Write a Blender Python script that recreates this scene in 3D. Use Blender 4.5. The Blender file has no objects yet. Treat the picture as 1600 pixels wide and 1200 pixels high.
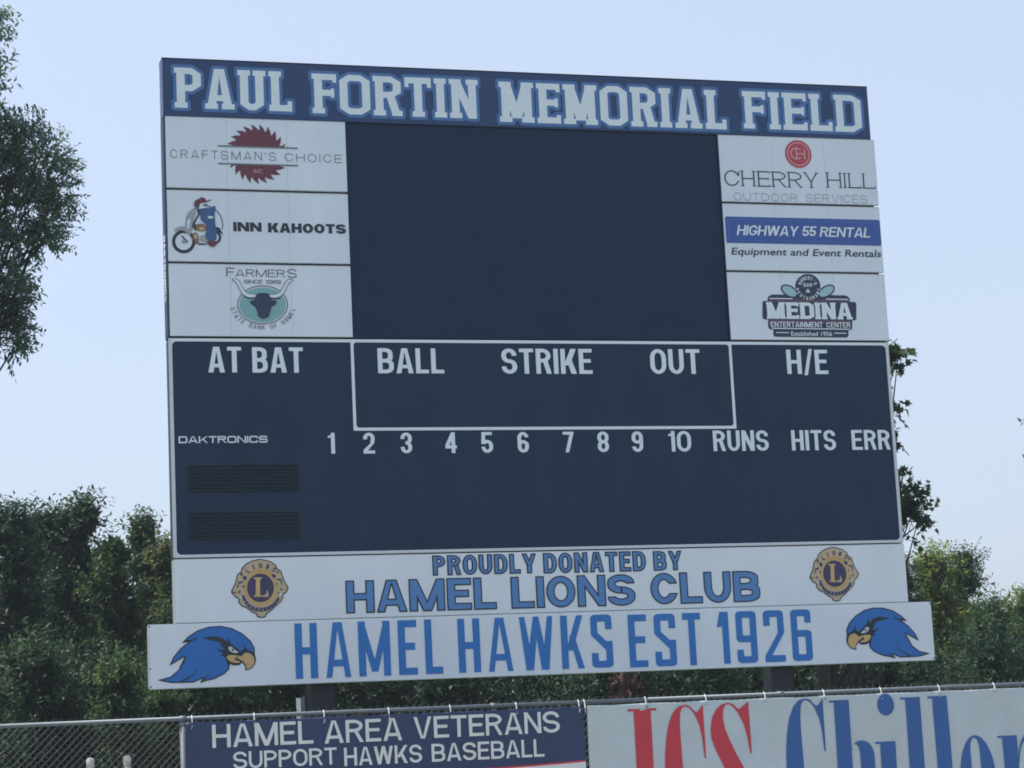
import bpy, math, random
import numpy as np
from mathutils import Matrix, Vector

# ------------------------------------------------------------------ camera
F_PX = 3527.42                      # focal length for a 1600 px wide picture
YAW, PITCH, ROLL = -0.290565, 0.1645145, -0.0483981
CAM = np.array([-7.6079, -24.0557, 1.6])

def cam_axes():
    c, s = math.cos, math.sin
    fwd = np.array([-s(YAW)*c(PITCH), c(YAW)*c(PITCH), s(PITCH)])
    r0 = np.array([c(YAW), s(YAW), 0.0]); u0 = np.cross(r0, fwd)
    return c(ROLL)*r0 + s(ROLL)*u0, -s(ROLL)*r0 + c(ROLL)*u0, fwd
RIGHT, UP, FWD = cam_axes()

scene = bpy.context.scene
COL = scene.collection
cam_data = bpy.data.cameras.new('camera')
cam_data.sensor_width = 36.0
cam_data.lens = F_PX / 1600.0 * 36.0
cam_data.clip_end = 2000
cam = bpy.data.objects.new('camera', cam_data)
m = Matrix(((RIGHT[0], UP[0], -FWD[0], CAM[0]), (RIGHT[1], UP[1], -FWD[1], CAM[1]),
            (RIGHT[2], UP[2], -FWD[2], CAM[2]), (0, 0, 0, 1)))
cam.matrix_world = m
COL.objects.link(cam)
scene.camera = cam

# ------------------------------------------------------------------ sky, sun, exposure
SUN_EL, SUN_AZ = math.radians(60), math.radians(-62)     # azimuth from +Y towards +X
world = bpy.data.worlds.new('World'); scene.world = world
world.use_nodes = True
wn = world.node_tree.nodes; wl = world.node_tree.links
bg = wn['Background']
sky = wn.new('ShaderNodeTexSky'); sky.sky_type = 'NISHITA'; sky.sun_disc = False
sky.sun_elevation = SUN_EL; sky.sun_rotation = SUN_AZ
sky.air_density = 1.0; sky.dust_density = 4.0; sky.ozone_density = 4.0; sky.altitude = 200
veil = wn.new('ShaderNodeMix'); veil.data_type = 'RGBA'; veil.inputs[0].default_value = 0.6      # thin even high cloud over the whole sky
veil.inputs[7].default_value = (3.60, 4.02, 4.78, 1)
tc = wn.new('ShaderNodeTexCoord'); cn = wn.new('ShaderNodeTexNoise'); cn.inputs['Scale'].default_value = 2.2; cn.inputs['Detail'].default_value = 3
cm = wn.new('ShaderNodeMapRange'); cm.inputs['To Min'].default_value = 0.54; cm.inputs['To Max'].default_value = 0.68
wl.new(tc.outputs['Generated'], cn.inputs[0]); wl.new(cn.outputs[0], cm.inputs[0]); wl.new(cm.outputs[0], veil.inputs[0])
wl.new(sky.outputs[0], veil.inputs[6]); wl.new(veil.outputs[2], bg.inputs[0]); bg.inputs[1].default_value = 0.13
sun_data = bpy.data.lights.new('sun', 'SUN'); sun_data.energy = 4.6
sun_data.angle = math.radians(0.6); sun_data.color = (1.0, 0.95, 0.86)
sun = bpy.data.objects.new('sun', sun_data); COL.objects.link(sun)
sd = Vector((math.sin(SUN_AZ)*math.cos(SUN_EL), math.cos(SUN_AZ)*math.cos(SUN_EL), math.sin(SUN_EL)))
sun.rotation_euler = sd.to_track_quat('Z', 'Y').to_euler()
scene.view_settings.view_transform = 'Standard'; scene.view_settings.look = 'None'
scene.view_settings.exposure = 0.68; scene.view_settings.gamma = 1.0
scene.view_settings.use_curve_mapping = False
scene.render.engine = 'CYCLES'
scene.cycles.filter_width = 1.8

rng = np.random.default_rng(7)
random.seed(7)

# ------------------------------------------------------------------ measuring helpers
def ray(px, py):
    return FWD + RIGHT*(px-800)/F_PX + UP*(600-py)/F_PX
def at(px, py, Y=0.0):
    d = ray(px, py); return CAM + d*(Y-CAM[1])/d[1]
def X_at(px, Z, Y=0.0):
    a, b = -40.0, 40.0
    for _ in range(50):
        mX = (a+b)/2
        d = np.array([mX, Y, Z]) - CAM
        if 800 + F_PX*(d@RIGHT)/(d@FWD) > px: b = mX
        else: a = mX
    return (a+b)/2

# ------------------------------------------------------------------ materials
def lin(c):
    return tuple(((v/255.0)/12.92 if v/255.0 <= 0.04045 else ((v/255.0+0.055)/1.055)**2.4) for v in c) + (1.0,)
MATS = {}
def mat(name, col, rough=0.5, var=0.0, scale=3.0, bump=0.0, bump_scale=40.0, metal=0.0, stretch=(1, 1, 1), spec=0.5, coat=0.0):
    if name in MATS: return MATS[name]
    M = bpy.data.materials.new(name); M.use_nodes = True
    n = M.node_tree.nodes; l = M.node_tree.links; p = n['Principled BSDF']
    p.inputs['Roughness'].default_value = rough; p.inputs['Metallic'].default_value = metal
    p.inputs['Specular IOR Level'].default_value = spec
    p.inputs['Coat Weight'].default_value = coat
    p.inputs['Base Color'].default_value = (*col[:3], 1)
    geo = n.new('ShaderNodeNewGeometry')
    if var > 0:
        mp = n.new('ShaderNodeMapping'); mp.inputs['Scale'].default_value = stretch
        nz = n.new('ShaderNodeTexNoise'); nz.inputs['Scale'].default_value = scale; nz.inputs['Detail'].default_value = 6
        nz.inputs['Roughness'].default_value = 0.65
        mr = n.new('ShaderNodeMapRange'); mr.inputs['From Min'].default_value = 0.3; mr.inputs['From Max'].default_value = 0.7
        mr.inputs['To Min'].default_value = 1-var; mr.inputs['To Max'].default_value = 1+var
        mx = n.new('ShaderNodeVectorMath'); mx.operation = 'SCALE'
        mx.inputs[0].default_value = col[:3]
        l.new(geo.outputs['Position'], mp.inputs[0]); l.new(mp.outputs[0], nz.inputs[0])
        l.new(nz.outputs[0], mr.inputs[0]); l.new(mr.outputs[0], mx.inputs['Scale'])
        l.new(mx.outputs[0], p.inputs['Base Color'])
        r2 = n.new('ShaderNodeMapRange'); r2.inputs['To Min'].default_value = max(0, rough-0.12); r2.inputs['To Max'].default_value = min(1, rough+0.12)
        l.new(nz.outputs[0], r2.inputs[0]); l.new(r2.outputs[0], p.inputs['Roughness'])
    if bump > 0:
        nb = n.new('ShaderNodeTexNoise'); nb.inputs['Scale'].default_value = bump_scale; nb.inputs['Detail'].default_value = 4
        b = n.new('ShaderNodeBump'); b.inputs['Strength'].default_value = bump; b.inputs['Distance'].default_value = 0.01
        l.new(geo.outputs['Position'], nb.inputs[0]); l.new(nb.outputs[0], b.inputs['Height']); l.new(b.outputs[0], p.inputs['Normal'])
    MATS[name] = M
    return M

WHITE = (0.70, 0.765, 0.87)
M_panel = mat('white_sign_vinyl', WHITE, 0.42, 0.055, 1.6, 0.05, 3.0, stretch=(1, 1, 0.35))
M_panel_lit = mat('lit_white_sign_vinyl', (0.77, 0.82, 0.88), 0.42, 0.05, 1.6, 0.05, 3.0, stretch=(1, 1, 0.35))  # same white vinyl, colour lightened for the brighter light on the lower strips
M_side = mat('white_painted_return', (0.74, 0.78, 0.82), 0.45, 0.05, 4)
M_letter = mat('white_lettering_vinyl', (0.72, 0.79, 0.86), 0.45, 0.03, 6)
M_black = mat('navy_black_cabinet_paint', (0.009, 0.028, 0.068), 0.46, 0.14, 1.6, 0.04, 2.0, stretch=(1, 1, 0.5), spec=0.22)
M_led = mat('dark_display_face', (0.006, 0.024, 0.064), 0.6, 0.10, 2.2, 0.06, 120.0, spec=0.2)
M_header = mat('dark_navy_header_vinyl', (0.015, 0.046, 0.140), 0.42, 0.08, 1.5, 0.04, 2.5, spec=0.4)
M_vent = mat('black_vent_metal', (0.008, 0.020, 0.040), 0.5, 0.1, 8, spec=0.3)
M_ltblue = mat('mid_blue_outline_print', (0.055, 0.16, 0.40), 0.45, 0.04, 6)
M_navy = mat('navy_print', (0.018, 0.030, 0.075), 0.45, 0.05, 6)
M_donor = mat('faded_blue_print', (0.085, 0.235, 0.53), 0.45, 0.06, 5)
M_team = mat('royal_blue_print', (0.020, 0.178, 0.53), 0.45, 0.05, 5)
M_hawk = mat('hawk_blue_print', (0.014, 0.152, 0.50), 0.45, 0.05, 5)
M_ink = mat('near_black_print', (0.012, 0.018, 0.035), 0.45)
M_gold = mat('gold_print', (0.62, 0.42, 0.17), 0.45, 0.08, 12)
M_tan = mat('tan_print', (0.55, 0.42, 0.27), 0.45, 0.10, 14)
M_amber = mat('amber_print', (0.62, 0.36, 0.08), 0.45, 0.08, 12)
M_purple = mat('dark_purple_print', (0.045, 0.035, 0.11), 0.45, 0.05, 12)
M_maroon = mat('maroon_print', (0.14, 0.025, 0.045), 0.45, 0.06, 9)
M_grey = mat('grey_print', (0.14, 0.16, 0.18), 0.5)
M_ltgrey = mat('pale_grey_print', (0.33, 0.36, 0.38), 0.5)
M_plum = mat('plum_print', (0.10, 0.06, 0.10), 0.5)
M_teal = mat('pale_teal_print', (0.21, 0.42, 0.44), 0.5, 0.04, 10)
M_cherry = mat('cherry_red_print', (0.50, 0.055, 0.085), 0.45, 0.05, 10)
M_pink = mat('pale_pink_print', (0.66, 0.36, 0.38), 0.5)
M_royal = mat('bright_royal_print', (0.035, 0.09, 0.36), 0.4, 0.04, 6)
M_aqua = mat('pale_aqua_print', (0.34, 0.55, 0.62), 0.5, 0.08, 20)
M_denim = mat('denim_blue_print', (0.035, 0.10, 0.26), 0.5, 0.1, 20)
M_brown = mat('brown_print', (0.24, 0.13, 0.075), 0.5, 0.15, 25)
M_galv = mat('galvanised_steel', (0.14, 0.165, 0.19), 0.6, 0.12, 14, 0.05, 60, metal=0.3)
M_wire = mat('galvanised_wire', (0.085, 0.10, 0.115), 0.65, 0.1, 30, metal=0.2)
M_tie = mat('white_nylon_tie', (0.72, 0.74, 0.74), 0.5)
M_bannerW = mat('white_banner_vinyl', (0.44, 0.515, 0.55), 0.5, 0.07, 2.5, 0.10, 5)
M_red = mat('banner_red_print', (0.48, 0.028, 0.05), 0.5, 0.05, 4)
M_chill = mat('banner_blue_print', (0.018, 0.095, 0.31), 0.5, 0.05, 4)
M_bannerT = mat('banner_white_print', (0.62, 0.66, 0.66), 0.5, 0.03, 6)
M_postw = mat('weathered_white_post', (0.62, 0.62, 0.58), 0.6, 0.08, 10)
M_steel = mat('dark_painted_steel', (0.005, 0.007, 0.014), 0.5, 0.12, 4)
M_alu = mat('bare_aluminium_trim', (0.62, 0.64, 0.66), 0.35, 0.05, 8, metal=0.2)

def mesh_banner_mat(name, col):
    """vinyl pressed against chain link: a faint diamond relief"""
    M = mat(name, col, 0.5, 0.06, 3.0)
    n = M.node_tree.nodes; l = M.node_tree.links; p = n['Principled BSDF']
    geo = n.new('ShaderNodeNewGeometry'); sp = n.new('ShaderNodeSeparateXYZ'); l.new(geo.outputs['Position'], sp.inputs[0])
    hs = []
    for sgn in (1, -1):
        a = n.new('ShaderNodeMath'); a.operation = 'MULTIPLY_ADD'; a.inputs[1].default_value = sgn
        l.new(sp.outputs['Z'], a.inputs[0]); l.new(sp.outputs['X'], a.inputs[2])
        w = n.new('ShaderNodeMath'); w.operation = 'MULTIPLY'; w.inputs[1].default_value = 2*math.pi/0.072; l.new(a.outputs[0], w.inputs[0])
        s = n.new('ShaderNodeMath'); s.operation = 'SINE'; l.new(w.outputs[0], s.inputs[0])
        q = n.new('ShaderNodeMath'); q.operation = 'POWER'; q.inputs[1].default_value = 6; 
        ab = n.new('ShaderNodeMath'); ab.operation = 'MULTIPLY_ADD'; ab.inputs[1].default_value = 0.5; ab.inputs[2].default_value = 0.5
        l.new(s.outputs[0], ab.inputs[0]); l.new(ab.outputs[0], q.inputs[0]); hs.append(q)
    mx = n.new('ShaderNodeMath'); mx.operation = 'MAXIMUM'; l.new(hs[0].outputs[0], mx.inputs[0]); l.new(hs[1].outputs[0], mx.inputs[1])
    nz = n.new('ShaderNodeTexNoise'); nz.inputs['Scale'].default_value = 1.6; l.new(geo.outputs['Position'], nz.inputs[0])
    mr = n.new('ShaderNodeMapRange'); mr.inputs['From Min'].default_value = 0.45; mr.inputs['From Max'].default_value = 0.65; l.new(nz.outputs[0], mr.inputs[0])
    mm = n.new('ShaderNodeMath'); mm.operation = 'MULTIPLY'; l.new(mx.outputs[0], mm.inputs[0]); l.new(mr.outputs[0], mm.inputs[1])
    b = n.new('ShaderNodeBump'); b.inputs['Strength'].default_value = 0.6; b.inputs['Distance'].default_value = 0.006
    l.new(mm.outputs[0], b.inputs['Height']); l.new(b.outputs[0], p.inputs['Normal'])
    return M
M_bannerN = mesh_banner_mat('navy_banner_vinyl', (0.014, 0.032, 0.100))

# ------------------------------------------------------------------ objects
def link(o, parent=None):
    COL.objects.link(o)
    if parent is not None:
        o.parent = parent
        if parent.parent is None: o.matrix_parent_inverse = Matrix.Translation(-parent.location)
    return o
def tag(o, label=None, cat=None, group=None, kind=None):
    if label: o['label'] = label
    if cat: o['category'] = cat
    if group: o['group'] = group
    if kind: o['kind'] = kind
    return o
def thing(name, loc, label, cat, group=None):
    o = bpy.data.objects.new(name, None); o.location = loc; o.empty_display_size = 0.3
    COL.objects.link(o)
    return tag(o, label, cat, group)
def mesh_obj(name, V, Fc, material, parent=None, smooth=False, label=None):
    me = bpy.data.meshes.new(name)
    me.from_pydata([tuple(map(float, v)) for v in V], [], [tuple(map(int, f)) for f in Fc])
    if smooth: me.shade_smooth()
    for mm in (material if isinstance(material, (list, tuple)) else [material]): me.materials.append(mm)
    me.update()
    o = bpy.data.objects.new(name, me)
    link(o, parent)
    if label: o['label'] = label
    return o
class MB:
    """collects boxes, tubes and sheets and links them as ONE mesh object"""
    def __init__(s): s.V = []; s.F = []
    def add(s, V, Fc):
        n = len(s.V); s.V += [tuple(v) for v in V]; s.F += [tuple(i+n for i in f) for f in Fc]; return s
    def box(s, x0, x1, y0, y1, z0, z1, bev=0.0):
        if bev <= 0:
            V = [(x, y, z) for z in (z0, z1) for y in (y0, y1) for x in (x0, x1)]
            return s.add(V, [(0, 1, 5, 4), (2, 6, 7, 3), (0, 4, 6, 2), (1, 3, 7, 5), (4, 5, 7, 6), (0, 2, 3, 1)])
        b = bev; V = []; Fc = []
        # chamfered on the front and back outlines: rings at y0 (inset), y0+b, y1-b, y1 (inset)
        def ringp(y, i): return [(x0+i, y, z0+i), (x1-i, y, z0+i), (x1-i, y, z1-i), (x0+i, y, z1-i)]
        for y, i in ((y0, b), (y0+b, 0), (y1-b, 0), (y1, b)): V += ringp(y, i)
        Fc = [(0, 1, 2, 3), (15, 14, 13, 12)]
        for r in range(3):
            for k in range(4):
                a = r*4+k; c = r*4+(k+1) % 4
                Fc.append((a, a+4, c+4, c))
        return s.add(V, Fc)
    def tube(s, pts, r, n=8, cap=True):
        pts = [Vector(p) for p in pts]; rs = r if isinstance(r, (list, tuple)) else [r]*len(pts)
        V = []; Fc = []
        prev = None
        for i, p in enumerate(pts):
            d = (pts[min(i+1, len(pts)-1)] - pts[max(i-1, 0)]).normalized()
            if prev is None:
                a = d.orthogonal().normalized()
            else:
                a = (prev - d*prev.dot(d)); a = a.normalized() if a.length > 1e-6 else d.orthogonal().normalized()
            prev = a; b = d.cross(a)
            for k in range(n):
                t = 2*math.pi*k/n
                V.append(p + (a*math.cos(t) + b*math.sin(t))*rs[i])
        for i in range(len(pts)-1):
            for k in range(n):
                Fc.append((i*n+k, i*n+(k+1) % n, (i+1)*n+(k+1) % n, (i+1)*n+k))
        if cap:
            Fc.append(tuple(range(n-1, -1, -1))); Fc.append(tuple((len(pts)-1)*n+k for k in range(n)))
        return s.add(V, Fc)
    def build(s, name, material, parent=None, smooth=False, label=None):
        return mesh_obj(name, s.V, s.F, material, parent, smooth, label)

# ------------------------------------------------------------------ print: shapes by signed distance, cut out as real sheets
def sd_poly(P, gx, gy):
    P = np.asarray(P, float); d = np.full(gx.shape, 1e18); sgn = np.ones(gx.shape)
    n = len(P)
    for i in range(n):
        ax, ay = P[i]; bx, by = P[i-1]
        ex, ey = bx-ax, by-ay; wx, wy = gx-ax, gy-ay
        t = np.clip((wx*ex + wy*ey)/(ex*ex+ey*ey+1e-18), 0, 1)
        dx, dy = wx-ex*t, wy-ey*t
        d = np.minimum(d, dx*dx+dy*dy)
        c1 = gy >= ay; c2 = gy < by; c3 = ex*wy > ey*wx
        flip = (c1 & c2 & c3) | (~c1 & ~c2 & ~c3)
        sgn = np.where(flip, -sgn, sgn)
    return sgn*np.sqrt(d)
def region(ops, h, pad):
    """ops: list of (sign, polygon); returns the grid of distances"""
    A = np.concatenate([np.asarray(p) for s, p in ops if s == '+'])
    x0, y0 = A.min(0)-pad-2*h; x1, y1 = A.max(0)+pad+2*h
    nx = int((x1-x0)/h)+2; ny = int((y1-y0)/h)+2
    gx, gy = np.meshgrid(x0+np.arange(nx)*h+h*0.013, y0+np.arange(ny)*h+h*0.017)
    D = np.full(gx.shape, 1e9)
    for s, p in ops:
        d = sd_poly(p, gx, gy)
        D = np.minimum(D, d) if s == '+' else np.maximum(D, -d)
    return D, gx, gy
def march(D, gx, gy, iso=0.0):
    D = D-iso; ins = D < 0
    V = []; Fc = []; idx = {}
    def vert(key, x, y):
        if key not in idx: idx[key] = len(V); V.append((x, y))
        return idx[key]
    ny, nx = D.shape
    cnt = ins[:-1, :-1].astype(int)+ins[:-1, 1:]+ins[1:, 1:]+ins[1:, :-1]
    full = cnt == 4
    for j in range(ny-1):
        row = full[j]
        if row.any():
            e = np.flatnonzero(np.diff(np.concatenate([[0], row.view(np.int8), [0]])))
            for a, b in zip(e[::2], e[1::2]):
                Fc.append((vert((j, a), gx[j, a], gy[j, a]), vert((j, b), gx[j, b], gy[j, b]),
                           vert((j+1, b), gx[j+1, b], gy[j+1, b]), vert((j+1, a), gx[j+1, a], gy[j+1, a])))
    for j, i in zip(*np.nonzero((cnt > 0) & (cnt < 4))):
        c = ((j, i), (j, i+1), (j+1, i+1), (j+1, i)); poly = []
        for k in range(4):
            p, q = c[k], c[(k+1) % 4]
            if ins[p]: poly.append(vert(p, gx[p], gy[p]))
            if ins[p] != ins[q]:
                t = D[p]/(D[p]-D[q]); key = ('e',)+(min(p, q), max(p, q))
                poly.append(vert(key, gx[p]+(gx[q]-gx[p])*t, gy[p]+(gy[q]-gy[p])*t))
        if len(poly) >= 3: Fc.append(tuple(poly))
    return V, Fc

# -- a small drawn alphabet: w width, H height, s stem, b bar, st style -------
def ell(cx, cy, rx, ry, n=40, a0=0, a1=360):
    return [(cx+rx*math.cos(math.radians(a0+(a1-a0)*k/n)), cy+ry*math.sin(math.radians(a0+(a1-a0)*k/n))) for k in range(n+(a1-a0 != 360))]
def rect(x0, y0, x1, y1): return [(x0, y0), (x1, y0), (x1, y1), (x0, y1)]
def para(b0, b1, t0, t1, y0, y1): return [(b0, y0), (b1, y0), (t1, y1), (t0, y1)]
def rr(x0, y0, x1, y1, rx, ry, cs='abcd', kind='e'):
    """rounded box; corners a=BL b=BR c=TR d=TL"""
    rx = max(min(rx, (x1-x0)/2 if ('a' in cs and 'b' in cs) or ('c' in cs and 'd' in cs) else (x1-x0)), 1e-5)
    ry = max(min(ry, (y1-y0)/2 if ('a' in cs and 'd' in cs) or ('b' in cs and 'c' in cs) else (y1-y0)), 1e-5)
    out = []
    for c, cx, cy, ux, uy, a in (('a', x0, y0, 1, 1, 180), ('b', x1, y0, -1, 1, 270), ('c', x1, y1, -1, -1, 0), ('d', x0, y1, 1, -1, 90)):
        if c in cs:
            ox, oy = cx+ux*rx, cy+uy*ry
            n = 10 if kind == 'e' else 1
            for k in range(n+1):
                t = math.radians(a+90*k/n); out.append((ox+rx*math.cos(t), oy+ry*math.sin(t)))
        else: out.append((cx, cy))
    return out
WID = dict(I=0, M=1.28, W=1.5, A=1.08, N=1.02, O=1.04, Q=1.04, G=1.04, C=1.0, D=1.0, E=.88, F=.84, L=.82, T=.92, P=.94, V=1.05, K=1.04, Y=1.05)
WID.update({'1': 0.0, "'": 0, '.': 0, '/': 0.62})
def glyph(ch, W, H, st):
    s, b = st['s']*H, st['b']*H; kind = st.get('kind', 'e')
    w = W*st.get('wid', WID).get(ch, 1.0) if ch != 'I' else s
    rx = st.get('rx', 0.5); ry = st.get('ry', 0.34)
    sl, sh = st.get('sl', 0)*H, st.get('sh', 0)*H
    RX, RY = rx*w, ry*H
    ix, iy = max(RX-s, RX*0.25 if kind == 'e' else RX*0.3), max(RY-b, RY*0.25 if kind == 'e' else RY*0.3)
    o = []
    P = lambda *p: [o.append(('+', q)) for q in p]
    N = lambda *p: [o.append(('-', q)) for q in p]
    def serif(x0, x1, top, both=3):
        if sl <= 0: return
        l = sl if both & 1 else 0; r = sl if both & 2 else 0
        P(rect(x0-l, H-sh, x1+r, H) if top else rect(x0-l, 0, x1+r, sh))
    def stem(x0, x1, y0=0, y1=None, t=True, bt=True, both=3):
        y1 = H if y1 is None else y1
        P(rect(x0, y0, x1, y1))
        if t and y1 >= H-1e-9: serif(x0, x1, True, both)
        if bt and y0 <= 1e-9: serif(x0, x1, False, both)
    sd_ = s*st.get('diag', 1.06)
    x_ = sl                                     # room for serifs at both ends
    if sl > 0 and ch not in 'OCGSQ0123456789.': w = w+2*sl if ch == 'I' else w
    L, R = (x_, w-x_) if sl > 0 else (0, w)
    if ch == 'I': stem(L, L+s); 
    elif ch == 'H': stem(L, L+s); stem(R-s, R); P(rect(L, H*.5-b/2, R, H*.5+b/2))
    elif ch in 'EF':
        stem(L, L+s, both=1); P(rect(L, H-b, w, H), rect(L, H*.52-b/2, w*.9, H*.52+b/2))
        if ch == 'E': P(rect(L, 0, w, b))
        if sl > 0:
            k = min(sl*1.1, H*.1)
            P(rect(w-s*.5, H-b-k, w, H)); P(rect(w*.9-s*.4, H*.52-b/2-k*.6, w*.9, H*.52+b/2+k*.6))
            if ch == 'E': P(rect(w-s*.5, 0, w, b+k))
            if ch == 'F': serif(L, L+s, False)
    elif ch == 'L':
        stem(L, L+s, bt=False); P(rect(L-sl, 0, w, b))
        if sl > 0: P(rect(w-s*.55, 0, w, b+min(sl*1.8, H*.16)))
    elif ch == 'T':
        P(rect(0, H-b, w, H)); P(rect(w/2-s/2, 0, w/2+s/2, H)); serif(w/2-s/2, w/2+s/2, False)
        if sl > 0: k = min(sl*1.8, H*.16); P(rect(0, H-b-k, s*.5, H), rect(w-s*.5, H-b-k, w, H))
    elif ch in '/': P(para(0, s*.8, w-s*.8, w, -H*.05, H*1.03))
    elif ch in 'O0Q': P(rr(0, 0, w, H, RX, RY, kind=kind)); N(rr(s, b, w-s, H-b, ix, iy, kind=kind))
    elif ch in 'CG':
        P(rr(0, 0, w, H, RX, RY, kind=kind)); N(rr(s, b, w-s, H-b, ix, iy, kind=kind))
        g0, g1 = (.34, .66) if ch == 'C' else (.36, .68)
        N(rect(w*.55, H*g0, w+1, H*g1))
        if ch == 'G': P(rect(w-s, H*.06 if kind != 'e' else RY*.5, w, H*.5), rect(w*.5, H*.5-b, w, H*.5))
        elif sl > 0: P(rect(w-s*.8, H*.66, w, H*.96))
    elif ch in 'DPRB':
        r2 = min(ry*H, H*.3)
        def bowl(y0, y1, ww):
            R2 = min(RX*1.1, ww*.62); q = min(RY, (y1-y0)/2)
            P(rr(L, y0, ww, y1, R2, q, 'bc', kind)); N(rr(L+s, y0+b, ww-s, y1-b, max(R2-s, R2*.3), max(q-b, q*.3), 'bc', kind))
        if ch == 'D': bowl(0, H, w)
        if ch == 'P': bowl(H*.42, H, w)
        if ch == 'R': bowl(H*.45, H, w*.97)
        if ch == 'B':
            P(rr(L, H*.5-b/2, w*.95, H, min(RX*1.1, w*.5), H*.2, 'bc', kind), rr(L, 0, w, H*.5+b/2, min(RX*1.1, w*.5), H*.22, 'bc', kind))
            N(rr(L+s, H*.5+b/2, w*.95-s, H-b, w*.2, H*.1, 'bc', kind), rr(L+s, b, w-s, H*.5-b/2, w*.2, H*.1, 'bc', kind))
        P(rect(L, 0, L+s, H))
        serif(L, L+s, True, 1); serif(L, L+s, False, 3 if ch in 'PR' else 1)
        if ch == 'R':
            P(para(w-sd_-(x_*.6), w-(x_*.6), w*.45, w*.45+sd_, 0, H*.46+b*.3))
            if sl > 0: P(rect(w-sd_-x_, 0, w, sh))
    elif ch == 'U':
        P(rr(L, 0, R, H, RX, RY, 'ab', kind)); N(rr(L+s, b, R-s, H+1, ix, iy, 'ab', kind)); serif(L, L+s, True); serif(R-s, R, True)
    elif ch == 'A':
        t = s*.62
        P(para(L, L+sd_, w/2-t, w/2+t*.2, 0, H), para(R-sd_, R, w/2-t*.2, w/2+t, 0, H), rect(w/2-t, H-b*.6, w/2+t, H))
        y = H*.20; k = (w/2-L)/H
        P(para(L+k*y, R-k*y, L+k*(y+b*.95), R-k*(y+b*.95), y, y+b*.95)); serif(L+sl*.2, L+sd_, False); serif(R-sd_, R-sl*.2, False)
        if sl > 0: P(rect(w/2-t-sl*.7, H-sh, w/2+t, H)) if st.get('aser') else None
    elif ch == 'V':
        t = s*.62; P(para(w/2-t, w/2+t*.2, L, L+sd_, 0, H), para(w/2-t*.2, w/2+t, R-sd_, R, 0, H), rect(w/2-t, 0, w/2+t, b*.6)); serif(L, L+sd_, True); serif(R-sd_, R, True)
    elif ch == 'W':
        t = s*.55; q = w*.27
        for (a, c) in ((L, q), (w/2, q), (w/2, w-q), (R, w-q)):
            a0 = a if a == L else (a-sd_ if a == R else a-sd_/2)
            P(para(c-t, c+t, a0, a0+sd_, 0, H))
    elif ch == 'M':
        stem(L, L+s); stem(R-s, R)
        y = st.get('mv', 0)*H
        P(para(w/2-sd_*.55, w/2+sd_*.55, L, L+sd_*1.05, y, H), para(w/2-sd_*.55, w/2+sd_*.55, R-sd_*1.05, R, y, H))
    elif ch == 'N':
        stem(L, L+s, both=3); stem(R-s, R, bt=False); P(para(R-sd_*1.02, R, L, L+sd_*1.02, 0, H))
    elif ch == 'K':
        stem(L, L+s); P(para(L+s*.7, L+s*.7+sd_*1.2, R-sd_*1.15, R, H*.34, H)); P(para(R-sd_*1.15, R, L+(R-L)*.36, L+(R-L)*.36+sd_, 0, H*.62)); serif(R-sd_, R, True); serif(R-sd_, R, False)
    elif ch == 'Y':
        P(rect(w/2-s/2, 0, w/2+s/2, H*.45)); P(para(w/2-s/2, w/2+s/2, L, L+sd_, H*.38, H), para(w/2-s/2, w/2+s/2, R-sd_, R, H*.38, H))
        serif(w/2-s/2, w/2+s/2, False); serif(L, L+sd_, True); serif(R-sd_, R, True)
    elif ch == 'S':
        if st.get('ag'):
            P(rr(0, H*.5, w, H, RX, RY, 'cd', kind)); N(rr(s, H*.4, w-s, H-b, ix, iy, 'cd', kind)); N(rect(s, H*.3, w+1, H*.72))
            N(rect(-1, -1, s, H*.62))
            o2 = rr(0, 0, w, H*.5, RX, RY, 'ab', kind)
            oo = [('+', o2), ('-', rr(s, b, w-s, H*.6, ix, iy, 'ab', kind)), ('-', rect(-1, H*.28, w-s, H))]
            return w, [o, oo, [('+', [(0, H*.64), (0, H*.62), (w-s, H*.33), (w-s, H*.28), (w, H*.28), (w, H*.38), (s, H*.66), (s, H*.68), (0, H*.72)])]]
        up = [('+', rr(0, H*.5-b/2, w*.98, H, RX, min(RY, H*.27), 'acd', kind)), ('-', rr(s, H*.5+b/2, w*.98-s, H-b, ix, min(iy, H*.15), 'acd', kind)), ('-', rect(w*.5, H*.3, w+1, H*.71))]
        dn = [('+', rr(0, 0, w, H*.5+b/2, RX, min(RY, H*.27), 'abc', kind)), ('-', rr(s, b, w-s, H*.5-b/2, ix, min(iy, H*.15), 'abc', kind)), ('-', rect(-1, H*.29, w*.5, H*.7))]
        return w, [up, dn]
    elif ch == '1':
        w = s*1.75; P(rect(w-s, 0, w, H)); P([(0, H*.74), (w-s, H*.78), (w-s*.6, H), (w-s*.75, H), (w-s*1.05, H*.88), (0, H*.86)])
        if st.get('ag'): o[-1] = ('+', [(0, H*.70), (w-s, H*.72), (w-s*.6, H), (s*.45, H), (0, H*.74)])
    elif ch == '2':
        if st.get('ag'):
            P(rr(0, H*.45, w, H, RX, RY, 'cd', kind)); N(rr(s, H*.3, w-s, H-b, ix, iy, 'cd', kind)); N(rect(-1, H*.3, w-s, H*.7)); N(rect(w-s-.001, H*.3, w+1, H*.6))
            return w, [o, [('+', [(0, 0), (w, 0), (w, b), (s*1.1, b), (w, H*.56), (w, H*.62), (w-s, H*.62), (w-s, H*.56), (0, b*.9)])]]
        P(rr(0, H*.42, w, H, RX, H*.28, 'bcd', kind)); N(rr(s, H*.42+b, w-s, H-b, ix, H*.16, 'bcd', kind)); N(rect(-1, H*.3, w*.5, H*.68)); N(rect(-1, H*.3, w*.62, H*.6))
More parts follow.
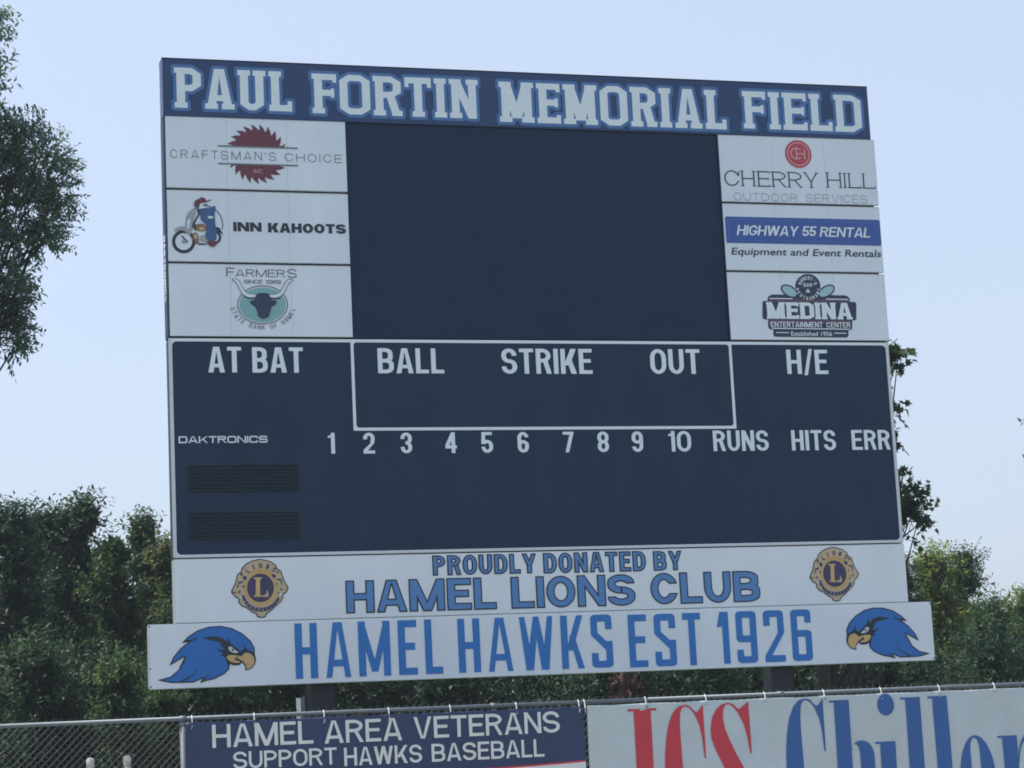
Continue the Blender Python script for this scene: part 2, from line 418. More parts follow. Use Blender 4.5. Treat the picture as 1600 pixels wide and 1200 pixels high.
        return w, [o, [('+', rect(0, 0, w, b)), ('+', [(0, 0), (s*1.15, 0), (s*1.15, b), (w*.98, H*.52), (w*.9, H*.64), (w*.6, H*.48), (0, b*1.2)])]]
    elif ch in '38':
        for y0, y1 in ((H*.5-b/2, H), (0, H*.5+b/2)):
            a = [('+', rr(0, y0, w, y1, RX, H*.26, 'abcd', kind)), ('-', rr(s, y0+b, w-s, y1-b, ix, H*.15, 'abcd', kind))]
            if ch == '3': a.append(('-', rect(-1, H*.31, w*.42, H*.69)))
            o.append(a)
        return w, o
    elif ch == '4': P(rect(w*.86-s, 0, w*.86, H), rect(0, H*.22, w, H*.22+b)); P([(0, H*.22), (0, H*.22+b*1.1), (w*.86-s, H), (w*.86-s*.4, H), (w*.86-s*.6, H*.78), (s*.8, H*.24)])
    elif ch == '5':
        a = [('+', rr(0, 0, w, H*.62, RX, H*.28, 'abc', kind)), ('-', rr(s, b, w-s, H*.62-b, ix, H*.16, 'abcd', kind)), ('-', rect(-1, H*.29, w*.4, H*.42))]
        return w, [a, [('+', rect(w*.04, H-b, w*.94, H)), ('+', para(0, s, w*.04, w*.04+s*.95, H*.42, H))]]
    elif ch in '69':
        a = [('+', rr(0, 0, w, H, RX, H*.3 if kind == 'e' and not st.get('ag') else RY, kind=kind)), ('-', rr(s, b, w-s, H-b, ix, H*.2 if not st.get('ag') else iy, kind=kind)), ('-', rect(s, H*.45, w+1, H*.74))]
        c = [('+', rr(0, 0, w, H*.6, RX, H*.28 if not st.get('ag') else RY, kind=kind)), ('-', rr(s, b, w-s, H*.6-b, ix, H*.16 if not st.get('ag') else iy, kind=kind))]
        if ch == '9': a, c = [[(q, [(w-x, H-y) for x, y in p]) for q, p in t] for t in (a, c)]
        return w, [a, c]
    elif ch == '7': P(rect(0, H-b, w, H)); P(para(w*.18, w*.18+s, w-s, w, 0, H-b*.5))
    elif ch == "'": w = s; P(para(s*.2, s*.8, 0, s, H*.68, H))
    elif ch == '.': w = s; P(rect(0, 0, s, b))
    return w, [o]

def glyph_len(ch, W, H, st):
    return glyph(ch, W, H, st)[0]

STY = {
 'helv':  dict(s=.188, b=.145, rx=.5, ry=.36),
 'helvw': dict(s=.265, b=.215, rx=.5, ry=.5, gap=.075, diag=.95),
 'helvo': dict(s=.25, b=.20, rx=.5, ry=.42, gap=.11, diag=.95),
 'ital':  dict(s=.20, b=.15, rx=.5, ry=.45, gap=.07, shear=.22),
 'din':   dict(s=.16, b=.145, rx=.5, ry=.40, gap=.10),
 'block': dict(s=.20, b=.155, rx=.30, ry=.14, kind='c', sl=.055, sh=.135, gap=.075, mv=.10),
 'med':   dict(s=.30, b=.2, rx=.3, ry=.15, kind='c', sl=.04, sh=.13, gap=.04),
 'agency': dict(s=.135, b=.13, rx=.22, ry=.075, kind='e', gap=.15, ag=1, mv=.08, diag=.80,
                wid={'M': 1.45, 'W': 1.55, 'A': 1.12, 'E': .86, 'L': .8, 'T': .85, '1': 0, 'K': 1.05}),
 'thin':  dict(s=.085, b=.085, rx=.5, ry=.5, gap=.36),
 'thin2': dict(s=.075, b=.08, rx=.5, ry=.5, gap=.26),
 'serif': dict(s=.085, b=.07, rx=.5, ry=.5, sl=.075, sh=.05, gap=.08),
 'heavy': dict(s=.36, b=.25, rx=.5, ry=.5, gap=.10),
 'ext':   dict(s=.20, b=.19, rx=.22, ry=.28, gap=.14),
 'copper': dict(s=.12, b=.10, rx=.5, ry=.5, gap=.18),
 'small': dict(s=.17, b=.15, rx=.5, ry=.4, gap=.12),
}

def layout(txt, Wtot, H, st):
    """letters scaled in width so that the word fills Wtot; returns ops lists shifted to x"""
    gap = st.get('gap', .10)*H
    def total(W): 
        return sum((gap*3.2+.1*H if c == ' ' else glyph_len(c, W, H, st)) for c in txt) + gap*(len(txt)-1)
    a, b = .05*H, 4*H
    if total(a) > Wtot:                      # tight: shrink the gaps
        gap = 0.02*H
    for _ in range(40):
        mW = (a+b)/2
        if total(mW) > Wtot: b = mW
        else: a = mW
    W = a; x = 0; out = []
    for c in txt:
        if c == ' ': x += gap*4.2+.1*H; continue
        w, groups = glyph(c, W, H, st)
        if groups and groups[0] and isinstance(groups[0][0], tuple): pass
        for g in groups: out.append((x, g, w))
        x += w+gap
    return out

def sheet(V2, Fc, place):
    return [place(x, y) for x, y in V2], Fc
def shapes_to_mesh(name, shapes, h, place, material, parent, grow=0.0, label=None):
    """shapes: list of lists of (sign, polygon), joined where they overlap, as one flat printed sheet"""
    V = []; Fc = []
    # group shapes that touch so that nothing overlaps in one plane
    boxes = []
    for g in shapes:
        A = np.concatenate([np.asarray(p) for s_, p in g if s_ == '+']); boxes.append((A.min(0)-grow-h, A.max(0)+grow+h))
    left = set(range(len(shapes))); comps = []
    while left:
        st_ = [left.pop()]; comp = [st_[0]]
        while st_:
            k = st_.pop()
            for j in list(left):
                if (boxes[k][0] <= boxes[j][1]).all() and (boxes[j][0] <= boxes[k][1]).all():
                    left.discard(j); st_.append(j); comp.append(j)
        comps.append(comp)
    for comp in comps:
        lo = np.min([boxes[k][0] for k in comp], 0)-2*h; hi = np.max([boxes[k][1] for k in comp], 0)+2*h
        nx = int((hi[0]-lo[0])/h)+2; ny = int((hi[1]-lo[1])/h)+2
        gx, gy = np.meshgrid(lo[0]+np.arange(nx)*h+h*.013, lo[1]+np.arange(ny)*h+h*.017)
        D = np.full(gx.shape, 1e9)
        for k in comp:
            b0, b1 = boxes[k]
            i0, j0 = np.maximum(((b0-lo)/h).astype(int)-2, 0); i1, j1 = ((b1-lo)/h).astype(int)+4
            sx, sy = gx[j0:j1, i0:i1], gy[j0:j1, i0:i1]
            d = np.full(sx.shape, 1e9)
            for sg, p in shapes[k]:
                q = sd_poly(p, sx, sy)
                d = np.minimum(d, q) if sg == '+' else np.maximum(d, -q)
            D[j0:j1, i0:i1] = np.minimum(D[j0:j1, i0:i1], d)
        v, f = march(D, gx, gy, grow)
        n = len(V); V += [place(x, y) for x, y in v]; Fc += [tuple(i+n for i in q) for q in f]
    return mesh_obj(name, V, Fc, material, parent, label=label)

FRONT = 0.0
def wall_place(lift, Y=0.0):
    return lambda x, z: (x, Y-lift, z)
def words(parent, txt, sty, box, material, lift=.004, Y=0.0, outlines=(), place=None, h=None, name='lettering', label=None, fill_grow=0.0):
    """box = (xl, ytop, ybot, xr) in picture pixels of the 1600 wide photograph, read on the plane y=Y at the word's left end"""
    xl, yt, yb, xr = box; st = STY[sty]
    a = at(xl, yt, Y); b = at(xl, yb, Y); H = a[2]-b[2]; x0 = (a[0]+b[0])/2; z0 = b[2]
    x1 = X_at(xr, z0+H/2, Y)
    lay = layout(txt, x1-x0, H, st)
    sh = st.get('shear', 0)
    shapes = [[(s, [(x0+dx+px+(py-H/2)*sh, z0+py) for px, py in p]) for s, p in g] for dx, g, w in lay]
    hh = h or max(.0022, min(H/60, .0055))
    k = 0
    for dist, mm in sorted(outlines, key=lambda t: -t[0]):
        shapes_to_mesh(name+'_outline', shapes, hh, (place or wall_place)(lift+.002*k, Y), mm, parent, grow=dist); k += 1
    return shapes_to_mesh(name, shapes, hh, (place or wall_place)(lift+.002*k, Y), material, parent, grow=fill_grow, label=label)

def px_poly(pts, scale, ox, oy, Y=0.0):
    """polygon read off an enlarged crop of the photograph -> metres on the plane"""
    return [tuple(at(ox+x/scale, oy+y/scale, Y)[[0, 2]]) for x, y in pts]
def stroke(pts, w0, w1=None):
    """tapered stroke polygon"""
    w1 = w0 if w1 is None else w1; pts = np.asarray(pts, float); n = len(pts); L = []; Rr = []
    for i in range(n):
        d = pts[min(i+1, n-1)]-pts[max(i-1, 0)]; d = d/np.linalg.norm(d); nn = np.array([-d[1], d[0]]); w = (w0+(w1-w0)*i/(n-1))/2
        L.append(tuple(pts[i]+nn*w)); Rr.append(tuple(pts[i]-nn*w))
    return L+Rr[::-1]
def round_off(pts, it=2):
    pts = [tuple(p) for p in pts]
    for _ in range(it):
        q = []
        for i in range(len(pts)):
            a, b = np.array(pts[i]), np.array(pts[(i+1) % len(pts)])
            q += [tuple(a*.75+b*.25), tuple(a*.25+b*.75)]
        pts = q
    return pts
def arc_text(txt, sty, cx, cz, rx, rz, a_start, a_end, H, outward=True):
    """letters set one by one at even steps along an ellipse arc (degrees)"""
    st = STY[sty]; out = []; n = len(txt)
    A = np.radians(np.linspace(a_start, a_end, 400)); ex, ez = cx+rx*np.cos(A), cz+rz*np.sin(A)
    L = np.concatenate([[0], np.cumsum(np.hypot(np.diff(ex), np.diff(ez)))])
    for i, c in enumerate(txt):
        if c == ' ': continue
        t = float(np.interp(L[-1]*i/(n-1), L, A))
        px, pz = cx+rx*math.cos(t), cz+rz*math.sin(t)
        tx, tz = -rx*math.sin(t), rz*math.cos(t); Ln = math.hypot(tx, tz); tx, tz = tx/Ln, tz/Ln
        if a_end < a_start: tx, tz = -tx, -tz
        nx, nz = -tz, tx
        w, gs = glyph(c, H*.62, H, st)
        for g in gs: out.append([(s, [(px+(x-w/2)*tx+(y-H/2)*nx, pz+(x-w/2)*tz+(y-H/2)*nz) for x, y in p]) for s, p in g])
    return out

# ================================================================== GROUND
def ground():
    n = 60; V = []; Fc = []
    xs = np.concatenate([np.linspace(-600, -60, 8), np.linspace(-50, 50, 41), np.linspace(60, 600, 8)])
    ys = np.concatenate([np.linspace(-300, -60, 5), np.linspace(-50, 60, 45), np.linspace(80, 900, 8)])
    for y in ys:
        for x in xs: V.append((x, y, 0.04*math.sin(x*.31)*math.cos(y*.23)-0.03))
    nx = len(xs)
    for j in range(len(ys)-1):
        for i in range(nx-1): Fc.append((j*nx+i, j*nx+i+1, (j+1)*nx+i+1, (j+1)*nx+i))
    M = mat('mown_grass', (0.055, 0.085, 0.028), 0.9, 0.35, 0.8, 0.8, 60)
    o = mesh_obj('ground', V, Fc, M, smooth=True); o['kind'] = 'structure'
    t = MB(); t.box(-40, 40, -9.5, -2.0, -0.2, 0.03)
    o = t.build('warning_track', mat('crushed_limestone', (0.27, 0.255, 0.23), 0.95, 0.25, 6, 0.9, 120)); o['kind'] = 'structure'
ground()

# ================================================================== SCOREBOARD
XL, XR = -4.267, 4.267
board = thing('scoreboard', (0, 0.14, 0), 'tall dark navy baseball scoreboard cabinet with blank video display and white inning numbers', 'scoreboard')
# upper cabinet: back box, with the frame strips that show between the sponsor signs
c = MB(); c.box(-4.262, 4.250, 0.052, 0.26, 6.285, 9.40)
for x0, x1 in ((-4.262, -4.250),):
    c.box(x0, x1, 0.004, 0.050, 6.285, 8.762)
c.box(-2.226, -2.214, 0.006, 0.050, 6.285, 8.762); c.box(2.259, 2.271, 0.006, 0.050, 6.285, 8.762)
c.build('upper_cabinet', M_black, board)
# video display, modules set edge to edge
disp = MB().box(-2.212, 2.257, 0.034, 0.050, 6.287, 8.760).build('video_display', M_led, board)
ledm = MB(); nx_, nz_ = 14, 8
for i in range(nx_):
    for j in range(nz_):
        x0 = -2.210+i*4.465/nx_; z0 = 6.289+j*2.469/nz_
        ledm.box(x0+.0002, x0+4.465/nx_-.0002, 0.028+random.uniform(-.0002, .0002), 0.0335, z0+.0002, z0+2.469/nz_-.0002)
lm_ = ledm.build('display_modules', M_led, disp)
# lower (score) cabinet
low = MB().box(XL+.004, XR-.004, 0.0, 0.22, 3.884, 6.262, 0.004).build('score_cabinet', M_black, board)
lowside = MB().box(XL+.0, XL+.003, 0.035, 0.20, 3.90, 6.25).build('side_cover', M_black, board)
# white border trim: outer frame and the box round ball, strike, out
zt, zb = 6.269, 3.886
fz = 0.034
ops_outer = [('+', rect(XL, zb, XR, zt)), ('-', rr(XL+.036, zb+.030, XR-.034, zt-.034, .05, .05))]
bz = at(600, 670.5)[2]
xa = at(549.7, 536)[0]; xb = at(1140.4, 542)[0]
ring_ = [('+', rect(xa-.017, bz-.017, xb+.017, zt-.012)), ('-', rr(xa+.017, bz+.017, xb-.017, zt-.034, .035, .035))]
shapes_to_mesh('border_stripe', [ops_outer, ring_], .005, wall_place(.004), M_letter, low)
edge = MB(); edge.box(XL-.004, XL+.032, -.010, -.0045, zb, zt).box(XR-.030, XR+.004, -.010, -.0045, zb, zt)
edge.box(XL+.032, XR-.030, -.010, -.0045, zb-.002, zb+.024)
edge.build('edge_trim', M_alu, low)
# captions
for txt, sty, box in (
    ('AT', 'helv', (325, 541.8, 582, 377)), ('BAT', 'helv', (394, 542.5, 582.3, 473.5)),
    ('BALL', 'helv', (590, 544, 583.3, 693.5)), ('STRIKE', 'helv', (783.5, 544.6, 584, 925)),
    ('OUT', 'helv', (1015.7, 545.4, 584.3, 1093.5)), ('H/E', 'helv', (1229, 546.4, 584.4, 1293)),
    ('1', 'helv', (512.5, 676.3, 709, 526)), ('2', 'helv', (567.5, 676.2, 708.8, 585.5)), ('3', 'helv', (626, 676, 708.4, 643.5)),
    ('4', 'helv', (695.5, 675.6, 708, 713.5)), ('5', 'helv', (752, 675.2, 707.6, 770)), ('6', 'helv', (808.5, 675, 707.2, 826)),
    ('7', 'helv', (879.5, 674.6, 706.8, 896.5)), ('8', 'helv', (933.5, 674.4, 706.5, 951)), ('9', 'helv', (987, 674, 706.2, 1004.5)),
    ('10', 'helv', (1044.5, 673.6, 705.8, 1079.5)),
    ('RUNS', 'helv', (1114, 672.8, 705, 1200.5)), ('HITS', 'helv', (1236.5, 672.3, 704, 1305.5)), ('ERR', 'helv', (1330.5, 672, 703, 1390.5))):
    words(low, txt, sty, box, M_letter, label='white painted caption reading '+txt)
words(low, 'DAKTRONICS', 'ext', (279, 681.8, 692.6, 418), M_letter, label='small white wide-set maker lettering')
# louvred vents
for (ya, yb_) in ((724, 770), (798, 845)):
    a = at(293, ya); b = at(468, yb_)
    x0, x1 = a[0], X_at(469.5 if ya > 750 else 468, b[2]); z1, z0 = a[2], at(294, yb_)[2]
    v = MB().box(x0, x1, -.0035, -.001, z0, z1).build('vent', M_vent, low)
    n = 8
    for i in range(n):
        zc = z0+(i+.5)*(z1-z0)/n; q = (z1-z0)/n
        mesh_obj('slat', [(x0+.01, -.004, zc-q*.30), (x1-.01, -.004, zc-q*.30), (x1-.01, -.022, zc-q*.22), (x0+.01, -.022, zc-q*.22),
                          (x0+.01, -.004, zc+q*.38), (x1-.01, -.004, zc+q*.38)],
                 [(0, 3, 2, 1), (3, 4, 5, 2), (0, 1, 5, 4), (0, 4, 3), (1, 2, 5)], M_vent, v)
# maker's name down the left side
lay = layout('DAKTRONICS', .74, .105, STY['ext'])
side_shapes = [[(s, [(dx+px, py) for px, py in p]) for s, p in g] for dx, g, w in lay]
ztop = at(261, 364)[2]
shapes_to_mesh('side_lettering', side_shapes, .004, lambda x, y: (XL-.001, 0.205-y, ztop-x), M_letter, board)
MB().box(XL, XL+.0045, 0.052, 0.255, 6.30, 8.75).build('side_panel', M_black, board)
# steel posts (wide flange columns)
for x0 in (-2.80, 2.56):
    p = MB(); p.box(x0, x0+.26, .14, .155, -.4, 3.9).box(x0, x0+.26, .385, .40, -.4, 3.9).box(x0+.123, x0+.137, .156, .384, -.4, 3.9)
    p.box(x0-.002, x0+.012, .156, .384, -.4, 3.9)
    p.build('post', M_steel, board)
bk = MB()
for z in (4.4, 5.8, 7.0, 8.6): bk.box(-4.1, 4.1, .262, .33, z-.05, z+.05)
bk.build('rear_rail', M_steel, board)

# ================================================================== HEADER SIGN
head = thing('header_sign', (0, 0.03, 8.765), 'dark navy strip sign reading PAUL FORTIN MEMORIAL FIELD along the top of the scoreboard', 'sign')
hb = MB().box(-4.268, 4.254, 0.0, 0.240, 8.766, 9.422, 0.006).build('panel', M_header, head)
MB().box(-4.270, 4.256, -.002, 0.244, 9.423, 9.432).build('top_cap', M_steel, head)
for txt, box in (('PAUL', (272.2, 105.3, 168.2, 455.6)), ('FORTIN', (487.3, 114.8, 176.8, 747.2)),
                 ('MEMORIAL', (779.8, 127.6, 190.3, 1133.7)), ('FIELD', (1160.3, 142.3, 200.6, 1345.4))):
    words(hb, txt, 'block', box, M_letter, outlines=((.036, M_ltblue),), h=.005, label='white block letters with blue outline reading '+txt)
# darker blue trace printed between white and outline
# ================================================================== SPONSOR SIGNS
SZ = ((7.953, 8.761), (7.126, 7.926), (6.295, 7.100))
def sponsor(side, row, label):
    x0, x1 = (-4.249, -2.228) if side == 'l' else (2.273, 4.293)
    z0, z1 = SZ[row]
    t = thing('sponsor_sign', ((x0+x1)/2, 0.03, z0), label, 'sign', 'sponsor signs either side of the video display')
    b = MB(); w = (x1-x0)/3
    b.box(x0+.002, x1-.002, .010, .050, z0+.002, z1-.002)
    p = b.build('backing', M_side, t)
    for i in range(3):
        o = MB().box(x0+i*w+(.0008 if i else 0), x0+(i+1)*w-(.0008 if i < 2 else 0), 0.0, .0095, z0, z1, .0015).build('panel', M_panel, t)
    e = MB().box(x0+.0, x1, -.003, -.0005, z1-.008, z1).box(x0, x1, -.003, -.0005, z0, z0+.008).build('trim', M_alu, t)
    return t

s1 = sponsor('l', 0, 'white sponsor sign with maroon saw blade and thin CRAFTSMAN\'S CHOICE lettering, top left')
s2 = sponsor('l', 1, 'white sponsor sign with motorcycle rider drawing and bold INN KAHOOTS lettering')
s3 = sponsor('l', 2, 'white sponsor sign with steer head on teal oval reading FARMERS STATE BANK OF HAMEL')
s4 = sponsor('r', 0, 'white sponsor sign with red CH seal above CHERRY HILL OUTDOOR SERVICES lettering')
s5 = sponsor('r', 1, 'white sponsor sign with blue bar reading HIGHWAY 55 RENTAL, middle right')
s6 = sponsor('r', 2, 'white sponsor sign with dark MEDINA ENTERTAINMENT CENTER badge')

# --- saw blade
c0 = at(401.5, 240.8)[[0, 2]]; Rr_ = (at(448, 243)[0]-at(356, 239)[0])/2
saw = []
nt = 23
for k in range(nt):
    a0 = 2*math.pi*k/nt+.1
    for da, r in ((0.0, .83), (.10, .845), (.30, .90), (.55, .955), (.80, 1.0), (.97, 1.05), (1.0, 1.03), (.93, .93), (.95, .86)):
        a = a0+da*2*math.pi/nt; saw.append((c0[0]+Rr_*r*math.cos(a), c0[1]+Rr_*r*math.sin(a)))
zl1, zl2 = at(402, 229.8)[2], at(402, 257.5)[2]
em = shapes_to_mesh('saw_blade_emblem', [[('+', saw), ('-', rect(-9, zl2, 9, zl1))]], .0035, wall_place(.004), M_maroon, s1)
xa_, xb_ = at(340, 229)[0], at(465, 232)[0]
shapes_to_mesh('rule', [[('+', rect(xa_, zl1-.009, xb_, zl1+.007))], [('+', rect(xa_, zl2-.007, xb_, zl2+.009))]], .003, wall_place(.006), M_grey, s1)
words(s1, "CRAFTSMAN'S", 'thin', (265.8, 233.4, 246.9, 431.2), M_grey); words(s1, 'CHOICE', 'thin', (444.7, 239.4, 252.2, 534.5), M_grey)
words(s1, 'INC.', 'copper', (396, 264.5, 271, 412), M_pink, lift=.007)

# --- rider drawing (generic rider on a motorcycle)
def bp(pts): return px_poly(pts, 10.91, 255, 295)
def be(cx, cy, rx, ry, n=36): return bp([(cx+rx*math.cos(2*math.pi*k/n), cy+ry*math.sin(2*math.pi*k/n)) for k in range(n)])
L_ = lambda k: wall_place(.004+.0015*k)
hs_ = .0024
shapes_to_mesh('circle_line', [[('+', be(700, 620, 322, 335)), ('-', be(700, 620, 306, 319)), ('-', bp([(0, 650), (1200, 700), (1200, 1200), (0, 1200)]))]], hs_, L_(0), M_denim, s2)
bike = shapes_to_mesh('motorcycle_drawing', [
    [('+', be(350, 900, 200, 200)), ('-', be(350, 900, 146, 146))], [('+', be(880, 830, 108, 115)), ('-', be(880, 830, 70, 75))],
    [('+', bp([(300, 800), (325, 800), (430, 905), (400, 920)]))], [('+', bp([(440, 700), (600, 420), (620, 430), (480, 720)]))],
    [('+', bp([(880, 640), (960, 670), (1025, 780), (985, 765), (900, 700)]))], [('+', bp([(520, 620), (560, 600), (560, 720), (520, 690)]))],
    [('+', bp([(620, 930), (740, 935), (740, 955), (600, 960)]))]], hs_, L_(1), M_ink, s2)
shapes_to_mesh('chrome', [[('+', round_off(bp([(165, 720), (250, 655), (340, 640), (420, 665), (440, 720), (430, 800), (370, 720), (300, 705), (230, 730)])))],
    [('+', bp([(385, 480), (430, 400), (520, 330), (560, 350), (540, 470), (500, 600), (470, 780), (430, 800), (450, 640), (470, 520), (430, 505)]))],
    [('+', be(350, 900, 40, 36))], [('+', be(690, 850, 70, 60))]], hs_, L_(2), M_ltgrey, bike)
shapes_to_mesh('tank', [[('+', round_off(bp([(560, 600), (680, 595), (740, 650), (750, 710), (640, 735), (545, 700)])))],
    [('+', bp([(490, 770), (560, 740), (600, 800), (610, 950), (560, 940), (510, 860)]))]], hs_, L_(3), M_brown, bike)
shapes_to_mesh('orange_flash', [[('+', round_off(bp([(590, 680), (660, 650), (720, 690), (640, 715)])))], [('+', bp([(520, 790), (560, 770), (580, 840), (540, 860)]))]], hs_, L_(4), M_tan, bike)
rider = shapes_to_mesh('rider_drawing', [[('+', round_off(bp([(590, 360), (700, 330), (800, 340), (880, 280), (895, 340), (870, 440), (885, 600), (900, 700), (910, 840), (890, 890), (740, 880), (710, 800), (740, 700), (730, 610), (630, 530), (640, 470), (600, 430)]), 1))]], hs_, L_(5), M_denim, s2)
shapes_to_mesh('cap', [[('+', round_off(bp([(515, 290), (540, 200), (610, 175), (640, 150), (700, 155), (725, 195), (740, 210), (815, 180), (820, 195), (750, 225), (700, 235), (640, 245), (600, 310), (560, 320)]), 1))]], hs_, L_(6), M_maroon, rider)
shapes_to_mesh('boot', [[('+', round_off(bp([(745, 890), (900, 885), (915, 950), (860, 1000), (790, 980), (735, 920)])))]], hs_, L_(6), M_maroon, rider)
shapes_to_mesh('face', [[('+', round_off(bp([(620, 260), (700, 250), (770, 285), (690, 340), (610, 345)])))], [('+', round_off(bp([(745, 460), (800, 480), (850, 465), (845, 510), (770, 515)])))]], hs_, L_(7), M_letter, rider)
shapes_to_mesh('beard_and_glasses', [[('+', bp([(650, 285), (720, 265), (775, 290), (700, 300)]))], [('+', bp([(560, 330), (610, 350), (640, 440), (590, 420)]))]], hs_, L_(8), M_ink, rider)
words(s2, 'INN', 'heavy', (364.4, 347, 361.3, 408.6), M_ink); words(s2, 'KAHOOTS', 'heavy', (418.6, 348.2, 363.2, 540.4), M_ink)

# --- steer head bank emblem
def fp(pts): return px_poly(pts, 10.0, 340, 410)
def fe(cx, cy, rx, ry, n=48): return fp([(cx+rx*math.cos(2*math.pi*k/n), cy+ry*math.sin(2*math.pi*k/n)) for k in range(n)])
ov = shapes_to_mesh('oval_line', [[('+', fe(702, 664, 398, 306)), ('-', fe(702, 664, 382, 290))]], .0024, L_(0), M_grey, s3)
shapes_to_mesh('teal_oval', [[('+', fe(702, 664, 362, 272))]], .003, L_(0), M_teal, s3)
hornL = [(215, 265), (300, 262), (345, 310), (385, 400), (430, 465), (490, 500), (600, 505), (600, 545), (480, 550), (410, 510), (360, 455), (325, 365), (285, 300)]
mir = lambda pts: [(1404-x, y+18*(1404-2*x)/1404*0+ (8 if x < 600 else 0)) for x, y in pts]
for pts in (hornL, mir(hornL)):
    shapes_to_mesh('horn_outline', [[('+', round_off(fp(pts)))]], .0024, L_(1), M_grey, ov, grow=.008)
    shapes_to_mesh('horn', [[('+', round_off(fp(pts)))]], .0024, L_(2), M_panel, ov)
hd = [(600, 505), (640, 485), (705, 478), (770, 485), (810, 505), (828, 590), (925, 600), (915, 650), (880, 682), (840, 692), (826, 770), (805, 815), (800, 852), (770, 858), (740, 882), (700, 886), (665, 870), (622, 835), (625, 795), (600, 720), (575, 685), (520, 655), (490, 605), (585, 592)]
lowband = [(392, 505), (440, 545), (500, 550), (600, 545), (600, 570), (500, 572), (440, 562)]
shapes_to_mesh('horn_shade', [[('+', fp(lowband))], [('+', fp(mir(lowband)))]], .0024, L_(3), M_ink, ov)
shapes_to_mesh('steer_head', [[('+', round_off(fp(hd), 1))]], .0024, L_(4), M_navy, ov)
words(s3, 'F', 'copper', (353.4, 418.2, 432.4, 366.5), M_plum, h=.0022); words(s3, 'ARMER', 'copper', (368, 420.6, 432.2, 445.5), M_plum); words(s3, 'S', 'copper', (449, 420.3, 434.2, 463.4), M_plum)
words(s3, 'SINCE', 'din', (381.2, 437, 443, 410), M_plum); words(s3, '1919', 'din', (415.5, 437.6, 443.8, 438.6), M_plum)
ec = at(410.4, 477.2)[[0, 2]]; ex = at(455.5, 477)[0]-at(410, 477)[0]; ez = at(410, 477)[2]-at(410, 509.5)[2]
shapes_to_mesh('arched_lettering', arc_text('STATE BANK OF HAMEL', 'copper', ec[0], ec[1], ex*1.04, ez*1.06, 190, 350, .052), .0022, L_(0), M_plum, s3)

# --- cherry seal
cc = at(1247.2, 240.8)[[0, 2]]; R0 = (at(1268.5, 241)[0]-at(1226, 240)[0])/2
gear = []
for k in range(72):
    r = R0*(1.0 if k % 2 else .94); a = math.radians(k*5); gear.append((cc[0]+r*math.cos(a), cc[1]+r*math.sin(a)))
seal = shapes_to_mesh('seal', [[('+', gear)]], .0024, L_(0), M_cherry, s4)
shapes_to_mesh('seal_ring', [[('+', ell(cc[0], cc[1], R0*.83, R0*.83)), ('-', ell(cc[0], cc[1], R0*.76, R0*.76))]], .0024, L_(1), M_pink, seal)
q = R0/21.5*1.0
sc = lambda x, y: (cc[0]+(x-745)/20*q, cc[1]-(y-620)/20*q)
shapes_to_mesh('seal_letters', [[('+', ell(*sc(680, 610), q*9.6, q*9.0)), ('-', ell(*sc(680, 610), q*7.6, q*7.0)), ('-', [sc(790, 500), sc(990, 500), sc(990, 720), sc(790, 720)])],
    [('+', [sc(665, 450), sc(705, 450), sc(705, 770), sc(665, 770)])], [('+', [sc(915, 465), sc(955, 465), sc(960, 775), sc(920, 775)])], [('+', [sc(690, 595), sc(920, 595), sc(920, 630), sc(690, 630)])]], .0022, L_(2), M_pink, seal)
words(s4, 'CHERRY', 'serif', (1131.6, 265.8, 290.2, 1279.4), M_ink, h=.0028); words(s4, 'HILL', 'serif', (1290.2, 269.4, 293, 1367), M_ink, h=.0028)
words(s4, 'OUTDOOR', 'thin2', (1146, 300.8, 313, 1246.6), M_ltgrey); words(s4, 'SERVICES', 'thin2', (1259, 303, 315.6, 1355), M_ltgrey)

# --- highway 55
hx0, hx1 = at(1133.2, 350)[0], at(1375.3, 360)[0]; hz1, hz0 = at(1132.5, 338.2)[2], at(1135, 379.4)[2]
bar = shapes_to_mesh('blue_bar', [[('+', rect(hx0, hz0, hx1, hz1))]], .02, L_(0), M_royal, s5)
shapes_to_mesh('bar_outline', [[('+', rect(hx0+.032, hz0+.030, hx1-.030, hz1-.030)), ('-', rect(hx0+.040, hz0+.038, hx1-.038, hz1-.038))]], .0024, L_(1), M_ltblue, bar)
for t_, bx_ in (('HIGHWAY', (1151.8, 351.7, 367.4, 1247)), ('55', (1253.8, 353.6, 368.8, 1274.8)), ('RENTAL', (1281.3, 354.6, 370, 1360))):
    words(bar, t_, 'ital', bx_, M_letter, lift=.0075)
def font_text(parent, txt, box, material, lift=.004, shear=0.0, bold=0.0, name='lettering'):
    """plain built-in face for lower-case lines"""
    xl, yt, yb, xr = box
    a = at(xl, yt); b = at(xl, yb); H = a[2]-b[2]; x0 = (a[0]+b[0])/2; x1 = X_at(xr, b[2]+H/2)
    cu = bpy.data.curves.new(name, 'FONT'); cu.body = txt; cu.fill_mode = 'FRONT'; cu.resolution_u = 3; cu.offset = bold
    o = bpy.data.objects.new('tmp_text', cu); COL.objects.link(o); bpy.context.view_layer.update()
    me = bpy.data.meshes.new_from_object(o); COL.objects.unlink(o); bpy.data.objects.remove(o)
    V = np.array([v.co[:] for v in me.vertices]); Fc = [tuple(p.vertices) for p in me.polygons]
    cap = 0.73
    sx = (x1-x0)/(V[:, 0].max()-V[:, 0].min()); sz = H/cap
    xm = V[:, 0].min()
    P = [(x0+(v[0]-xm)*sx+(v[1]*sz-H/2)*shear, -lift, b[2]+v[1]*sz) for v in V]
    bpy.data.meshes.remove(me)
    return mesh_obj(name, P, Fc, material, parent)
font_text(s5, 'Equipment and Event Rentals', (1143.5, 386.3, 397.6, 1377), M_ink, shear=.22, bold=.012)

